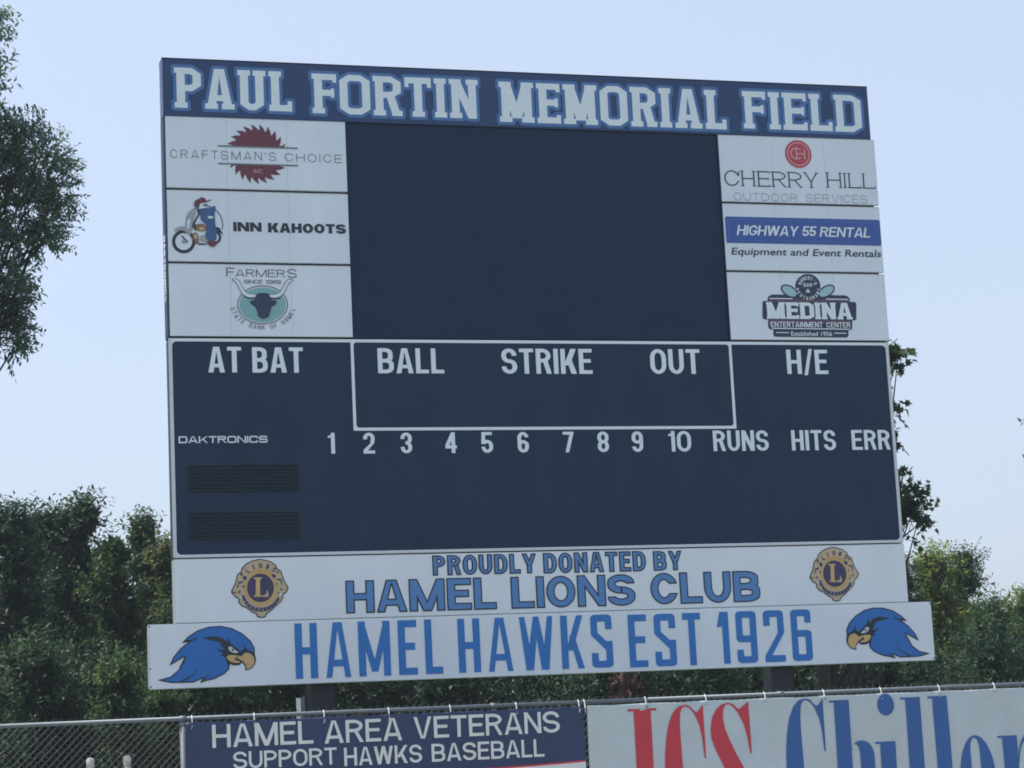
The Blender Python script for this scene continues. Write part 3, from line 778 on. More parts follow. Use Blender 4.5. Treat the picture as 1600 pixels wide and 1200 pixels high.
# --- entertainment centre badge
def mp(pts): return px_poly(pts, 9.41, 1180, 420)
def mrr(x0, y0, x1, y1, r, dy=0):
    k = [(x, y) for x, y in rr(x0, y0, x1, y1, r, r)]
    return mp([(x, y+(x-800)*.012) for x, y in k])
def me_(cx, cy, rx, ry, rot=0, n=36):
    c_, s_ = math.cos(math.radians(rot)), math.sin(math.radians(rot))
    return mp([(cx+rx*math.cos(2*math.pi*k/n)*c_-ry*math.sin(2*math.pi*k/n)*s_, cy+rx*math.cos(2*math.pi*k/n)*s_+ry*math.sin(2*math.pi*k/n)*c_) for k in range(n)])
badge = shapes_to_mesh('badge', [[('+', mrr(105, 480, 1485, 752, 35))], [('+', mrr(180, 385, 1390, 520, 90))], [('+', mrr(190, 700, 1425, 900, 50))], [('+', mrr(265, 860, 1370, 1006, 40))],
    [('+', me_(772, 262, 185, 185))], [('+', me_(500, 330, 138, 82, 32))], [('+', me_(1045, 332, 138, 82, -32))]], .0026, L_(0), M_navy, s6)
shapes_to_mesh('maroon_band', [[('+', mrr(200, 452, 1370, 492, 8))], [('+', mrr(200, 748, 1400, 800, 8))]], .0026, L_(1), M_plum, badge)
for q_ in ((500, 330, 116, 60, 32), (1045, 332, 116, 60, -32)): shapes_to_mesh('pin_shape', [[('+', me_(*q_))]], .0026, L_(1), M_aqua, badge)
shapes_to_mesh('badge_disc', [[('+', me_(772, 262, 178, 178))]], .003, L_(2), M_navy, badge)
shapes_to_mesh('badge_rule', [[('+', mrr(205, 438, 545, 452, 3))], [('+', mrr(1035, 438, 1365, 452, 3))], [('+', mrr(240, 876, 1390, 890, 3))], [('+', mrr(305, 938, 490, 950, 3))], [('+', mrr(1155, 938, 1335, 950, 3))]], .0022, L_(3), M_letter, badge)
mq = lambda x0, y0, y1, x1: (1180+x0/9.41, 420+y0/9.41, 420+y1/9.41, 1180+x1/9.41)
words(badge, 'MEDINA', 'med', mq(160, 490, 735, 1425), M_letter, lift=.0085, h=.0028)
words(badge, 'ENTERTAINMENT CENTER', 'small', mq(225, 778, 858, 1395), M_letter, lift=.0085, h=.002)
font_text(badge, 'Established 1956', mq(525, 920, 985, 1125), M_letter, lift=.0085, bold=.01)
words(badge, 'BAR', 'small', mq(708, 212, 266, 836), M_letter, lift=.0085); font_text(badge, '&', mq(742, 298, 350, 806), M_letter, lift=.0085, bold=.02)
bc = at(1180+772/9.41, 420+262/9.41)[[0, 2]]; br = (at(1180+912/9.41, 448)[0]-at(1180+632/9.41, 448)[0])/2
shapes_to_mesh('arched_lettering', arc_text("ROBERT'S", 'small', bc[0], bc[1], br*.86, br*.86, 160, 20, .044) + arc_text('RESTAURANT', 'small', bc[0], bc[1], br*1.18, br*1.18, 195, 345, .042), .002, L_(3), M_letter, badge)

# ================================================================== DONOR SIGN
don = thing('donor_sign', (0, 0.08, 3.189), 'white strip sign reading PROUDLY DONATED BY HAMEL LIONS CLUB under the score cabinet', 'sign')
donp = MB().box(-4.258, 4.283, 0.0, 0.20, 3.190, 3.872, .006).build('panel', M_panel_lit, don)
MB().box(-4.262, -4.2585, 0.012, 0.198, 3.195, 3.868).build('side_return', M_side, don)
for t_, sty, bx_ in (('PROUDLY', 'helvo', (677, 869, 898.6, 836.5)), ('DONATED', 'helvo', (850, 865.2, 895.3, 1007.5)), ('BY', 'helvo', (1022, 862.2, 891, 1064)),
                     ('HAMEL', 'helvw', (541.5, 908.3, 957.8, 774)), ('LIONS', 'helvw', (799.5, 902.4, 950.5, 991)), ('CLUB', 'helvw', (1017.5, 896.5, 944, 1185.8))):
    words(donp, t_, sty, (bx_[0]-1, bx_[1]-.5, bx_[2]+.5, bx_[3]+1), M_donor, fill_grow=-.011, outlines=((.004, M_ink),), h=.0035, label='blue letters with navy outline reading '+t_)

def lions(cx_px, cy_px):
    c_ = at(cx_px, cy_px)[[0, 2]]
    k = .00690/10.44                           # metres per crop unit
    o_ = at(405.6, 919.2)[[0, 2]]
    T = lambda pts: [(c_[0]+x-o_[0], c_[1]+z-o_[1]) for x, z in px_poly(pts, 10.44, 340, 860)]
    E = lambda cx, cy, rx, ry: T([(cx+rx*math.cos(2*math.pi*i/48), cy+ry*math.sin(2*math.pi*i/48)) for i in range(48)])
    out = [(640, 155), (690, 148), (745, 155), (860, 185), (945, 240), (965, 300), (1030, 335), (1055, 420), (1095, 520), (1150, 605), (1120, 680), (1070, 715), (1060, 750), (1040, 820), (950, 900), (880, 970), (800, 1030), (775, 1080), (710, 1095), (650, 1080), (635, 1035), (560, 1000), (460, 925), (400, 910), (355, 860), (345, 785), (290, 760), (225, 680), (250, 620), (290, 540), (325, 400), (390, 340), (400, 290), (470, 220), (560, 175)]
    e = shapes_to_mesh('lion_crest_emblem', [[('+', T(out))]], .0026, wall_place(.004), M_ink, don, grow=.006, label='gold round crest with two lion heads and a letter L')
    shapes_to_mesh('gold_field', [[('+', T(out))]], .0026, wall_place(.0055), M_tan, e, grow=-.006)
    shapes_to_mesh('inner_ring', [[('+', E(700, 615, 262, 272))]], .0026, wall_place(.007), M_gold, e)
    shapes_to_mesh('ring_line', [[('+', E(700, 615, 262, 272)), ('-', E(700, 615, 250, 260))], [('+', T([(480, 390), (560, 335), (700, 310), (850, 340), (920, 390), (850, 365), (700, 335), (560, 360)]))]], .002, wall_place(.0085), M_amber, e)
    shapes_to_mesh('disc', [[('+', E(697, 612, 220, 234))]], .0026, wall_place(.0085), M_purple, e)
    shapes_to_mesh('letter_l', [[('+', T([(580, 440), (725, 440), (718, 462), (690, 475), (690, 735), (745, 735), (790, 710), (805, 650), (815, 650), (820, 700), (832, 728), (820, 758), (585, 758), (590, 740), (618, 730), (622, 480), (590, 465)]))]], .0026, wall_place(.010), M_gold, e)
    # lion marks: mane curls, eyes, muzzles
    marks = [[(410, 440), (440, 415), (470, 440), (455, 490), (425, 470)], [(370, 380), (400, 370), (400, 410), (375, 405)], [(325, 515), (370, 520), (395, 500), (405, 525), (350, 545)], [(320, 570), (345, 560), (320, 610)],
             [(410, 580), (435, 575), (425, 610)], [(340, 660), (375, 670), (350, 700)], [(240, 680), (300, 690), (290, 700)], [(390, 735), (440, 745), (420, 775)],
             [(880, 390), (940, 400), (945, 440), (910, 450)], [(965, 345), (1000, 345), (985, 375)], [(960, 470), (1040, 465), (1010, 490)], [(945, 530), (970, 540), (955, 580)], [(1030, 480), (1050, 510), (1040, 560)], [(1020, 630), (1055, 635), (1035, 650)], [(975, 690), (1010, 685), (985, 710)]]
    band = [(430, 745), (470, 830), (560, 915), (690, 945), (820, 925), (920, 860), (985, 760), (1010, 790), (940, 900), (830, 975), (700, 1000), (560, 975), (450, 880), (400, 780)]
    shapes_to_mesh('lion_marks', [[('+', T(p))] for p in marks]+[[('+', round_off(T(band), 1))]], .0022, wall_place(.007), M_purple, e, grow=.0035)
    shapes_to_mesh('arched_lettering', arc_text('LIONS', 'block', T([(700, 0)])[0][0], T([(0, 615)])[0][1], 345*k, 348*k, 131, 52, 78*k), .0018, wall_place(.010), M_purple, e)
    shapes_to_mesh('band_lettering', arc_text('INTERNATIONAL', 'small', T([(705, 0)])[0][0], T([(0, 600)])[0][1], 385*k, 382*k, 211, 330, 44*k), .0016, wall_place(.0085), M_ltgrey, e)
    shapes_to_mesh('tooth', [[('+', E(368, 765, 22, 24))], [('+', E(1025, 715, 24, 30))]], .0022, wall_place(.0085), M_bannerT, e)
lions(405.6, 919.2); lions(1302.8, 897.0)

# ================================================================== TEAM SIGN
team = thing('team_sign', (0, 0.06, 2.503), 'long white strip sign with two blue hawk heads reading HAMEL HAWKS EST 1926', 'sign')
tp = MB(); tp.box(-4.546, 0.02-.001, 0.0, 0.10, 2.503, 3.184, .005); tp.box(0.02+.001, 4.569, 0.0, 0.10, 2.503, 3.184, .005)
tp = tp.build('panel', M_panel_lit, team)
MB().box(-4.553, -4.5465, -.004, 0.098, 2.520, 3.170).build('side_return', M_side, team)
cb = MB()
for x_, z_ in ((-4.54, 3.165), (-4.54, 2.53), (4.555, 3.165), (4.555, 2.53), (-4.54, 2.72)): cb.tube([(x_, -.004, z_), (x_, .0, z_)], .010, 8)
cb.build('bolt', M_galv, team)
for t_, bx_ in (('HAMEL', (461, 974.2, 1061, 691)), ('HAWKS', (715.8, 967, 1051.5, 956.8)), ('EST', (982.3, 960.6, 1043.2, 1095.6)), ('1926', (1121.5, 956.2, 1037.6, 1268))):
    words(tp, t_, 'agency', bx_, M_team, h=.005, label='tall narrow blue letters reading '+t_)
# hawk heads: drawn once in metres, set facing inwards
hk = .00737/5.218*1.03
hawk_out = [(135, 1058), (240, 1030), (310, 970), (345, 905), (358, 868), (232, 943), (262, 872), (320, 800), (400, 738), (337, 752), (380, 705), (460, 652), (550, 622), (650, 615), (740, 632), (830, 677), (895, 735), (928, 795), (930, 850), (940, 890), (930, 930), (900, 965), (850, 980), (850, 945), (825, 915), (800, 937), (750, 937), (728, 925), (720, 970), (680, 1010), (600, 1050), (520, 1068), (485, 1082), (505, 1045), (430, 1078), (330, 1080), (250, 1082), (180, 1070)]
blue_cut = [(690, 855), (720, 935), (1000, 990), (1000, 840), (905, 838), (860, 815), (830, 820), (812, 850)]
face = [(610, 700), (660, 712), (705, 752), (700, 700), (735, 765), (790, 800), (826, 838), (845, 815), (835, 760), (862, 800), (880, 832), (830, 842), (820, 860), (700, 860), (730, 925), (705, 900), (690, 868), (640, 855), (672, 845), (610, 798), (680, 815), (640, 748), (520, 722), (500, 718), (560, 702)]
beak = [(835, 845), (862, 830), (905, 848), (928, 890), (920, 932), (895, 960), (858, 970), (858, 940), (832, 905), (800, 885), (770, 880), (800, 875), (822, 862)]
beak2 = [(693, 862), (740, 850), (815, 862), (812, 872), (780, 868), (762, 880), (775, 900), (815, 905), (800, 918), (750, 916), (715, 898)]
eye = [(710, 790), (738, 784), (760, 806), (798, 832), (770, 838), (735, 828), (718, 812)]
feather = [stroke([(470, 962), (430, 1010), (380, 1045), (325, 1072)], 3, 16), stroke([(556, 1008), (520, 1048), (487, 1076)], 3, 16), stroke([(362, 868), (345, 900), (310, 960)], 8, 3), stroke([(337, 752), (400, 742), (455, 718)], 6, 14)]
def hawk(ox, oz, flip):
    s_ = -1 if flip else 1
    T = lambda pts: [(ox+s_*(x-ha[0]), oz+(z-ha[1])) for x, z in px_poly(pts, 5.218, 220, 860)]
    e = shapes_to_mesh('hawk_emblem', [[('+', T(hawk_out))]], .003, wall_place(.004), M_ink, team, label='blue hawk head facing ' + ('left' if flip else 'right'))
    shapes_to_mesh('plumage', [[('+', T(hawk_out)), ('-', T(blue_cut))]], .003, wall_place(.0055), M_hawk, e, grow=-.014)
    shapes_to_mesh('dark_marks', [[('+', T(face))]]+[[('+', T(f))] for f in feather], .003, wall_place(.007), M_ink, e)
    shapes_to_mesh('beak', [[('+', T(round_off(beak, 1)))], [('+', T(round_off(beak2, 1)))]], .003, wall_place(.0085), M_gold, e)
    shapes_to_mesh('eye', [[('+', T(eye)), ('-', T([(x, y) for x, y in ell(748, 812, 10, 9, 16)]))]], .0025, wall_place(.010), M_bannerT, e)
ha = at(220+536/5.218, 860+848/5.218)[[0, 2]]; hb_ = at(1220+951/5.714, 840+850/5.714)[[0, 2]]
hawk(ha[0], ha[1], False); hawk(hb_[0], hb_[1], True)

# ================================================================== FENCE
FY = -2.5; RZ = 2.125
fx0, fx1 = -12.7, 9.5
fence = thing('chain_link_fence', (0, FY, 0), 'galvanised chain link fence with round top rail running in front of the scoreboard', 'fence')
xp = X_at(286, 2.0, FY)
for x0 in np.arange(fx0, fx1, 6.4):
    MB().tube([(x0, FY, RZ), (min(x0+6.385, fx1), FY, RZ)], .021, 12).build('top_rail', M_galv, fence, smooth=True)
posts_x = [xp+3.05*k for k in range(-3, 6)]
for x in posts_x:
    p = MB().tube([(x, FY+.002, -.3), (x, FY+.002, RZ-.028)], .030, 14).build('line_post', M_galv, fence, smooth=True)
    MB().tube([(x, FY, RZ-.075), (x, FY, RZ-.045), (x, FY, RZ-.030)], [.034, .036, .028], 14).tube([(x-.03, FY, RZ), (x+.03, FY, RZ)], .0275, 14).build('loop_cap', M_galv, p, smooth=True)
wires = MB()
wx = np.arange(fx0, fx1, .036); zs = np.arange(0.04, RZ+.01, .036)
V = []; Fc = []; rw = .0019; my = FY+.030
for i, x in enumerate(wx):
    base = len(V)
    for j, z in enumerate(zs):
        dx = .018 if (i+j) % 2 == 0 else -.018
        yo = .0022 if (i+j) % 2 else -.0022
        for k in range(3):
            a = 2*math.pi*k/3+.5
            V.append((x+dx+rw*1.35*math.cos(a), my+yo+rw*math.sin(a), z))
    for j in range(len(zs)-1):
        for k in range(3):
            Fc.append((base+j*3+k, base+j*3+(k+1) % 3, base+j*3+3+(k+1) % 3, base+j*3+3+k))
wires.V = V; wires.F = Fc
rb = random.Random(3)
for i in range(0, len(wx), 2):                    # twisted wire ends above the rail
    x = wx[i]+.018 if len(zs) % 2 else wx[i]+.054
    for s_ in (-1, 1):
        l = rb.uniform(.024, .034)
        wires.tube([(x-.004*s_, my, RZ-.02), (x+.004*s_, my, RZ+.018), (x+.010+.006*s_+rb.uniform(-.004, .004), my, RZ+.020+l)], .0022, 4, cap=False)
w_ = wires.build('chain_link_mesh', M_wire, fence); w_['kind'] = 'stuff'
for x in np.arange(fx0+.2, fx1, .40):
    MB().tube([(x, FY-.022, RZ-.05), (x-.004, FY-.027, RZ), (x, FY, RZ+.026), (x+.006, FY+.03, RZ-.01), (x+.01, FY+.034, RZ-.05)], .0024, 5, cap=False).build('wire_tie', M_wire, fence)

# ================================================================== BANNERS
def wave(x, z, seed, top, ties):
    d = min(abs(x-t) for t in ties)
    drop = top-z
    w = .012*math.sin(x*5.1+seed)*math.exp(-drop*1.2)*min(1, d/.3)
    w += .006*math.sin(x*2.3+z*3.1+seed*2)+.0025*math.sin(x*9.0-z*6.0+seed)
    # creases fanning out below each tie
    for t in ties:
        u = x-t
        if abs(u) < .5 and drop < .5:
            w -= .008*math.exp(-((u-drop*.8)/.04)**2)*math.exp(-drop*5)+.008*math.exp(-((u+drop*.8)/.04)**2)*math.exp(-drop*5)
    return w
def banner(name, x0, x1, z0, ztop, material, label, ties_px, seed):
    ties = [X_at(p, RZ, FY) for p in ties_px]
    t = thing(name, ((x0+x1)/2, FY-.045, z0), label, 'banner', 'banners tied along the fence')
    nx_ = int((x1-x0)/.02); nz_ = int((ztop-z0)/.02)
    def sag(x):
        d = min(abs(x-q) for q in ties); return .006*min(1, d/.3)
    yb = FY-.050
    surf = lambda x, z: yb+wave(x, z, seed, ztop, ties)
    V = []; Fc = []
    for j in range(nz_+1):
        for i in range(nx_+1):
            x = x0+(x1-x0)*i/nx_; f = j/nz_; z = z0+(ztop-z0)*f - sag(x)*f**6
            V.append((x, surf(x, z), z))
    for j in range(nz_):
        for i in range(nx_): a = j*(nx_+1)+i; Fc.append((a, a+1, a+nx_+2, a+nx_+1))
    sh_ = mesh_obj('vinyl_sheet', V, Fc, material, t, smooth=True)
    md = sh_.modifiers.new('thickness', 'SOLIDIFY'); md.thickness = .0012; md.offset = 1
    for x in ties:
        MB().tube([(x, yb-.006, RZ-.075), (x, yb-.010, RZ-.068), (x+.002, FY-.026, RZ+.004), (x+.004, FY, RZ+.027), (x+.006, FY+.026, RZ+.006), (x+.004, yb-.002, RZ-.060)], .0042, 5).tube([(x, yb-.008, RZ-.07), (x-.012, yb-.022, RZ-.10)], .003, 4).build('zip_tie', M_tie, t)
        MB().tube([(x, yb-.004+wave(x, RZ-.07, seed, ztop, ties), RZ-.072), (x, yb-.001, RZ-.072)], .012, 12).build('grommet', M_galv, t)
    return t, sh_, (lambda lift: (lambda x, z: (x, surf(x, z)-lift, z)))
T1 = [299, 396, 505, 606, 702, 805, 902.5]
bx0, bx1 = X_at(289.5, 2.0, FY), X_at(909.5, 2.0, FY)
ban1, sh1, bp1 = banner('veterans_banner', bx0, bx1, 0.55, RZ-.040, M_bannerN, 'navy fence banner reading HAMEL AREA VETERANS SUPPORT HAWKS BASEBALL', T1, 1.0)
for t_, bx_ in (('HAMEL', (331, 1132.5, 1168.8, 489)), ('AREA', (506.5, 1126.5, 1162, 628)), ('VETERANS', (646.5, 1120.5, 1154.5, 874)),
                ('SUPPORT', (364, 1175, 1202, 526)), ('HAWKS', (537.5, 1168.5, 1197, 659.5)), ('BASEBALL', (674.5, 1162.5, 1190.5, 850))):
    words(sh1, t_, 'din', bx_, M_bannerT, Y=FY-.05, place=lambda l_, Y_: bp1(l_+.003), h=.004, label='white letters reading '+t_)
zst = at(907, 1186, FY-.05)[2]
bands = [(M_red, 0, .018), (M_bannerT, .018, .16), (M_red, .16, .30), (M_bannerT, .30, .44), (M_red, .44, .58)]
for mm, d0, d1 in bands:
    top_ = lambda x, d: zst-.135+.135*(x-bx0)/(bx1-bx0)+.012*math.sin(x*1.6)-d
    xs = np.linspace(bx0+.012, bx1-.008, 60); lo = [(x, max(top_(x, d1), .56)) for x in xs]; hi = [(x, max(top_(x, d0), .565)) for x in xs]
    V = [bp1(.006)(x, z) for x, z in lo]+[bp1(.006)(x, z) for x, z in hi]; n = len(xs)
    mesh_obj('flag_stripe', V, [(i, i+1, n+i+1, n+i) for i in range(n-1)], mm, sh1)

T2 = [911.5, 1007, 1100.6, 1193, 1285, 1374, 1465, 1551, 1632, 1712]
cx0 = X_at(914.5, 2.0, FY); cx1 = X_at(1720, 2.0, FY)
ban2, sh2, bp2 = banner('chiller_banner', cx0, cx1, 0.14, RZ-.036, M_bannerW, 'large white fence banner with tall red ICS and blue Chiller lettering', T2, 2.6)
# fat-face letters, traced from the visible tops and carried down to the baseline
CH = 1.30
ztC = at(1010, 1107, FY-.05)[2]; zbC = ztC-CH
def fat_I(x, w=.20, sr=.065): return [[('+', rect(x, zbC, x+w, ztC))], [('+', rect(x-sr, ztC-.022, x+w+sr, ztC))], [('+', rect(x-sr, zbC, x+w+sr, zbC+.022))]]
def tp_(pts): return px_poly(pts, 4.706, 900, 1050, FY-.05)
C_body = tp_([(790, 243), (745, 256), (705, 305), (675, 390), (659, 500), (652, 640), (655, 760), (668, 880), (695, 990), (740, 1075), (800, 1105), (850, 1100), (900, 1060), (945, 980), (965, 880), (955, 880), (930, 960), (890, 1040), (850, 1085), (815, 1088), (798, 1040), (793, 960), (790, 830), (782, 700), (773, 580), (765, 480), (760, 380), (762, 300), (775, 265), (800, 252), (835, 268), (866, 306), (905, 390), (925, 480), (943, 635), (953, 635), (946, 500), (930, 238), (890, 296), (872, 290), (835, 252), (812, 243)])
S_body = tp_([(1118, 226), (1070, 238), (1025, 280), (998, 340), (987, 420), (995, 490), (1020, 560), (1052, 625), (1092, 706), (1150, 820), (1185, 910), (1195, 1000), (1180, 1070), (1155, 1092), (1110, 1085), (1060, 1020), (1025, 900), (1018, 760), (1008, 760), (1015, 900), (1030, 1130), (1060, 1085), (1110, 1110), (1160, 1110), (1230, 1085), (1290, 1020), (1318, 940), (1312, 850), (1280, 780), (1235, 706), (1180, 602), (1132, 502), (1097, 420), (1079, 340), (1084, 272), (1100, 242), (1122, 234), (1155, 252), (1192, 296), (1235, 380), (1262, 480), (1282, 598), (1292, 598), (1286, 480), (1268, 216), (1206, 270), (1192, 272), (1160, 236)])
bX = lambda px, py=1150: at(px, py, FY-.05)[0]
redL = []
redL += fat_I(bX(989.5, 1112), w=bX(1016, 1112)-bX(989.5, 1112), sr=.062)
redL += [[('+', C_body)], [('+', S_body)]]
shapes_to_mesh('red_lettering', redL, .0055, bp2(.007), M_red, sh2)
bl = []
xC2 = bX(1226.5, 1160)-min(x for x, z in C_body); bl += [[('+', [(x+xC2, z+.012) for x, z in C_body])]]
XH = .86                                        # lower-case height
xz = zbC+XH
def lstem(x, w, top): return [[('+', rect(x, zbC, x+w, top))], [('+', rect(x-.055, top-.020, x+w*.5, top))], [('+', rect(x-.055, zbC, x+w+.055, zbC+.020))]]
sw = .170
bl += lstem(bX(1303, 1110), sw, ztC)
hx = bX(1303, 1110)+sw
# h arch
bl += [[('+', rr(hx-.02, zbC, hx+.245, xz+.02, .12, .16, 'cd')), ('-', rr(hx-.002, zbC-.1, hx+.090, xz-.012, .045, .10, 'cd'))], [('+', rect(hx+.04, zbC, hx+.295, zbC+.02))]]
xi = bX(1374.5, 1160); bl += lstem(xi, sw, xz); bl += [[('+', ell(bX(1383, 1101), at(1383, 1101, FY-.05)[2], .093, .112, 40))]]
bl += lstem(bX(1413, 1095), sw, ztC); bl += lstem(bX(1456, 1092), sw, ztC)
xe = bX(1499.5, 1200); we = bX(1553, 1180)-xe
bl += [[('+', ell(xe+we/2, zbC+XH/2, we/2, XH/2+.02, 64)), ('-', rr(xe+we*.34, zbC+.02, xe+we*.60, xz-.004, .06, .12)), ('-', [(xe+we*.62, zbC+XH*.42), (xe+we*1.1, zbC+XH*.42), (xe+we*1.1, zbC+XH*.22)])], [('+', rect(xe+we*.3, zbC+XH*.46, xe+we*.7, zbC+XH*.46+.02))]]
xr_ = bX(1566, 1160); bl += lstem(xr_, sw, xz)
bl += [[('+', round_off([(xr_+sw-.01, xz-.30), (xr_+sw+.02, xz-.1), (xr_+sw+.10, xz+.015), (xr_+sw+.19, xz), (xr_+sw+.22, xz-.10), (xr_+sw+.18, xz-.2), (xr_+sw+.10, xz-.16), (xr_+sw+.09, xz-.04), (xr_+sw+.03, xz-.14), (xr_+sw+.005, xz-.3)], 2))]]
shapes_to_mesh('blue_lettering', bl, .0055, bp2(.007), M_chill, sh2)

# ================================================================== SMALL POSTS BEHIND THE FENCE
def stake(px, ytop, Y, w, label, rounded):
    top = at(px, ytop, Y); x = top[0]
    t = thing('marker_post', (x, Y, 0), label, 'post', 'white posts behind the fence')
    if rounded:
        MB().tube([(x, Y, -.2), (x, Y, top[2]-.05)], w*.42, 12).build('stake', M_postw, t, smooth=True)
        MB().tube([(x, Y, top[2]-.10), (x, Y, top[2]-.03), (x, Y, top[2]-.008), (x, Y, top[2])], [w*.52, w*.54, w*.42, w*.12], 14).build('cap', M_postw, t, smooth=True)
    else:
        MB().add([(x-w/2, Y-.01, -.2), (x-.01, Y-.05, -.2), (x-.01, Y-.05, top[2]-.03), (x-w/2, Y-.01, top[2]-.025), (x-w/2+.006, Y+.01, -.2), (x, Y-.03, -.2), (x, Y-.03, top[2]-.03), (x-w/2+.006, Y+.01, top[2]-.025)],
                 [(0, 1, 2, 3), (4, 7, 6, 5), (3, 2, 6, 7), (0, 3, 7, 4), (1, 5, 6, 2), (0, 4, 5, 1)]).build('left_flange', M_postw, t)
        MB().add([(x-.009, Y-.05, -.2), (x+w/2, Y+.02, -.2), (x+w/2, Y+.02, top[2]), (x-.009, Y-.05, top[2]-.028), (x+.004, Y-.03, -.2), (x+w/2, Y+.045, -.2), (x+w/2, Y+.045, top[2]), (x+.004, Y-.03, top[2]-.02)],
                 [(0, 1, 2, 3), (4, 7, 6, 5), (3, 2, 6, 7), (0, 3, 7, 4), (1, 5, 6, 2), (0, 4, 5, 1)]).build('shade_grey_flange', M_galv, t)  # shaded side of the white post, its shade put in as grey
stake(469.5, 1086.5, -1.7, .095, 'folded white metal post standing above the fence rail behind the navy banner', False)
stake(141, 1184, -1.3, .075, 'round-topped white post behind the chain link, left one of two', True)
stake(198.5, 1180.5, -1.3, .075, 'round-topped white post behind the chain link, next to the navy banner', True)

# ================================================================== TREES
def leaf_mat(name, c_dark, c_light, c_tip, trans=.35):
    M = bpy.data.materials.new(name); M.use_nodes = True
    n = M.node_tree.nodes; l = M.node_tree.links; p = n['Principled BSDF']; out = n['Material Output']
    at_ = n.new('ShaderNodeAttribute'); at_.attribute_name = 'tint'
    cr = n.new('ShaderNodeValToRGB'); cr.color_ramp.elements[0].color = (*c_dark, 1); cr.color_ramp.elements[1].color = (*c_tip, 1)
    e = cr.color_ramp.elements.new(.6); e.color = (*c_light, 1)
    l.new(at_.outputs['Fac'], cr.inputs[0]); l.new(cr.outputs[0], p.inputs['Base Color'])
    p.inputs['Roughness'].default_value = .5; p.inputs['Specular IOR Level'].default_value = .18
    tr = n.new('ShaderNodeBsdfTranslucent'); mx = n.new('ShaderNodeMixShader'); mx.inputs[0].default_value = trans
    hs = n.new('ShaderNodeHueSaturation'); hs.inputs['Saturation'].default_value = 1.15; hs.inputs['Value'].default_value = 1.9
    l.new(cr.outputs[0], hs.inputs['Color']); l.new(hs.outputs[0], tr.inputs[0])
    l.new(p.outputs[0], mx.inputs[1]); l.new(tr.outputs[0], mx.inputs[2]); l.new(mx.outputs[0], out.inputs[0])
    return M
LM = {
 'dark':  leaf_mat('dark_green_leaves', (.014, .030, .018), (.030, .056, .029), (.060, .092, .042), .35),
 'mid':   leaf_mat('mid_green_leaves', (.020, .040, .018), (.042, .076, .030), (.085, .118, .042)),
 'olive': leaf_mat('olive_green_leaves', (.045, .068, .022), (.095, .130, .038), (.19, .20, .06), .5),
 'warm':  leaf_mat('warm_green_leaves', (.032, .048, .02), (.065, .085, .030), (.12, .11, .045)),
 'ash':   leaf_mat('grey_green_ash_leaves', (.050, .088, .070), (.095, .145, .105), (.14, .19, .13), .5),
 'maple': leaf_mat('deep_green_broad_leaves', (.016, .032, .014), (.032, .060, .024), (.055, .085, .032), .30),
 'red':   leaf_mat('red_brown_leaves', (.030, .014, .014), (.06, .026, .025), (.10, .05, .04), .2),
}
M_bark = mat('grey_brown_bark', (0.030, 0.026, 0.022), .9, .3, 5, .8, 30, stretch=(1, 1, .2))
def U(v): return v/np.maximum(np.linalg.norm(v, axis=-1, keepdims=True), 1e-9)
STAR = np.array([(0, 0), (-.18, .16), (-.50, .12), (-.34, .36), (-.42, .66), (-.16, .56), (0, 1.0), (.16, .56), (.42, .66), (.34, .36), (.50, .12), (.18, .16)])
def leaves_mesh(name, pos, dirs, nrm, length, width, tint, material, parent, star=False):
    """pos, dirs, nrm: one row per leaf"""
    N = len(pos); d = U(dirs); side = U(np.cross(d, nrm)); up = np.cross(side, d)
    L = length[:, None]; W = width[:, None]
    if star:
        k = len(STAR)
        P = np.stack([pos + d*L*STAR[i, 1] + side*W*STAR[i, 0]*2 + up*(L*.10*abs(STAR[i, 0])*2 - L*.22*STAR[i, 1]**2) for i in range(k)], 1)
        tri = [(0, i, i+1) for i in range(1, k-1)]
    else:
        P = np.stack([pos, pos+d*L*.42-side*W*.5+up*W*.16, pos+d*L-up*L*.12, pos+d*L*.42+side*W*.5+up*W*.16], 1)
        tri = [(0, 2, 1), (0, 3, 2)]; k = 4
    V = P.reshape(-1, 3).astype(np.float32)
    T = np.asarray(tri)[None]+np.arange(N)[:, None, None]*k
    T = T.reshape(-1, 3).astype(np.int32); nt_ = len(T)
    me = bpy.data.meshes.new(name)
    me.vertices.add(len(V)); me.vertices.foreach_set('co', V.ravel())
    me.loops.add(nt_*3); me.loops.foreach_set('vertex_index', T.ravel())
    me.polygons.add(nt_); me.polygons.foreach_set('loop_start', np.arange(0, nt_*3, 3, dtype=np.int32))
    me.update(calc_edges=True)
    a = me.attributes.new('tint', 'FLOAT', 'POINT'); a.data.foreach_set('value', np.repeat(np.clip(tint, 0, 1), k).astype(np.float32))
    me.materials.append(material)
    o = bpy.data.objects.new(name, me); link(o, parent)
    return o
def lobe_px(px, py, Y, rpx, ry=None):
    c = at(px, py, Y); d = np.linalg.norm(c-CAM); r = rpx*d/F_PX
    return (c[0], Y, c[2], r, r if ry is None else ry, r)
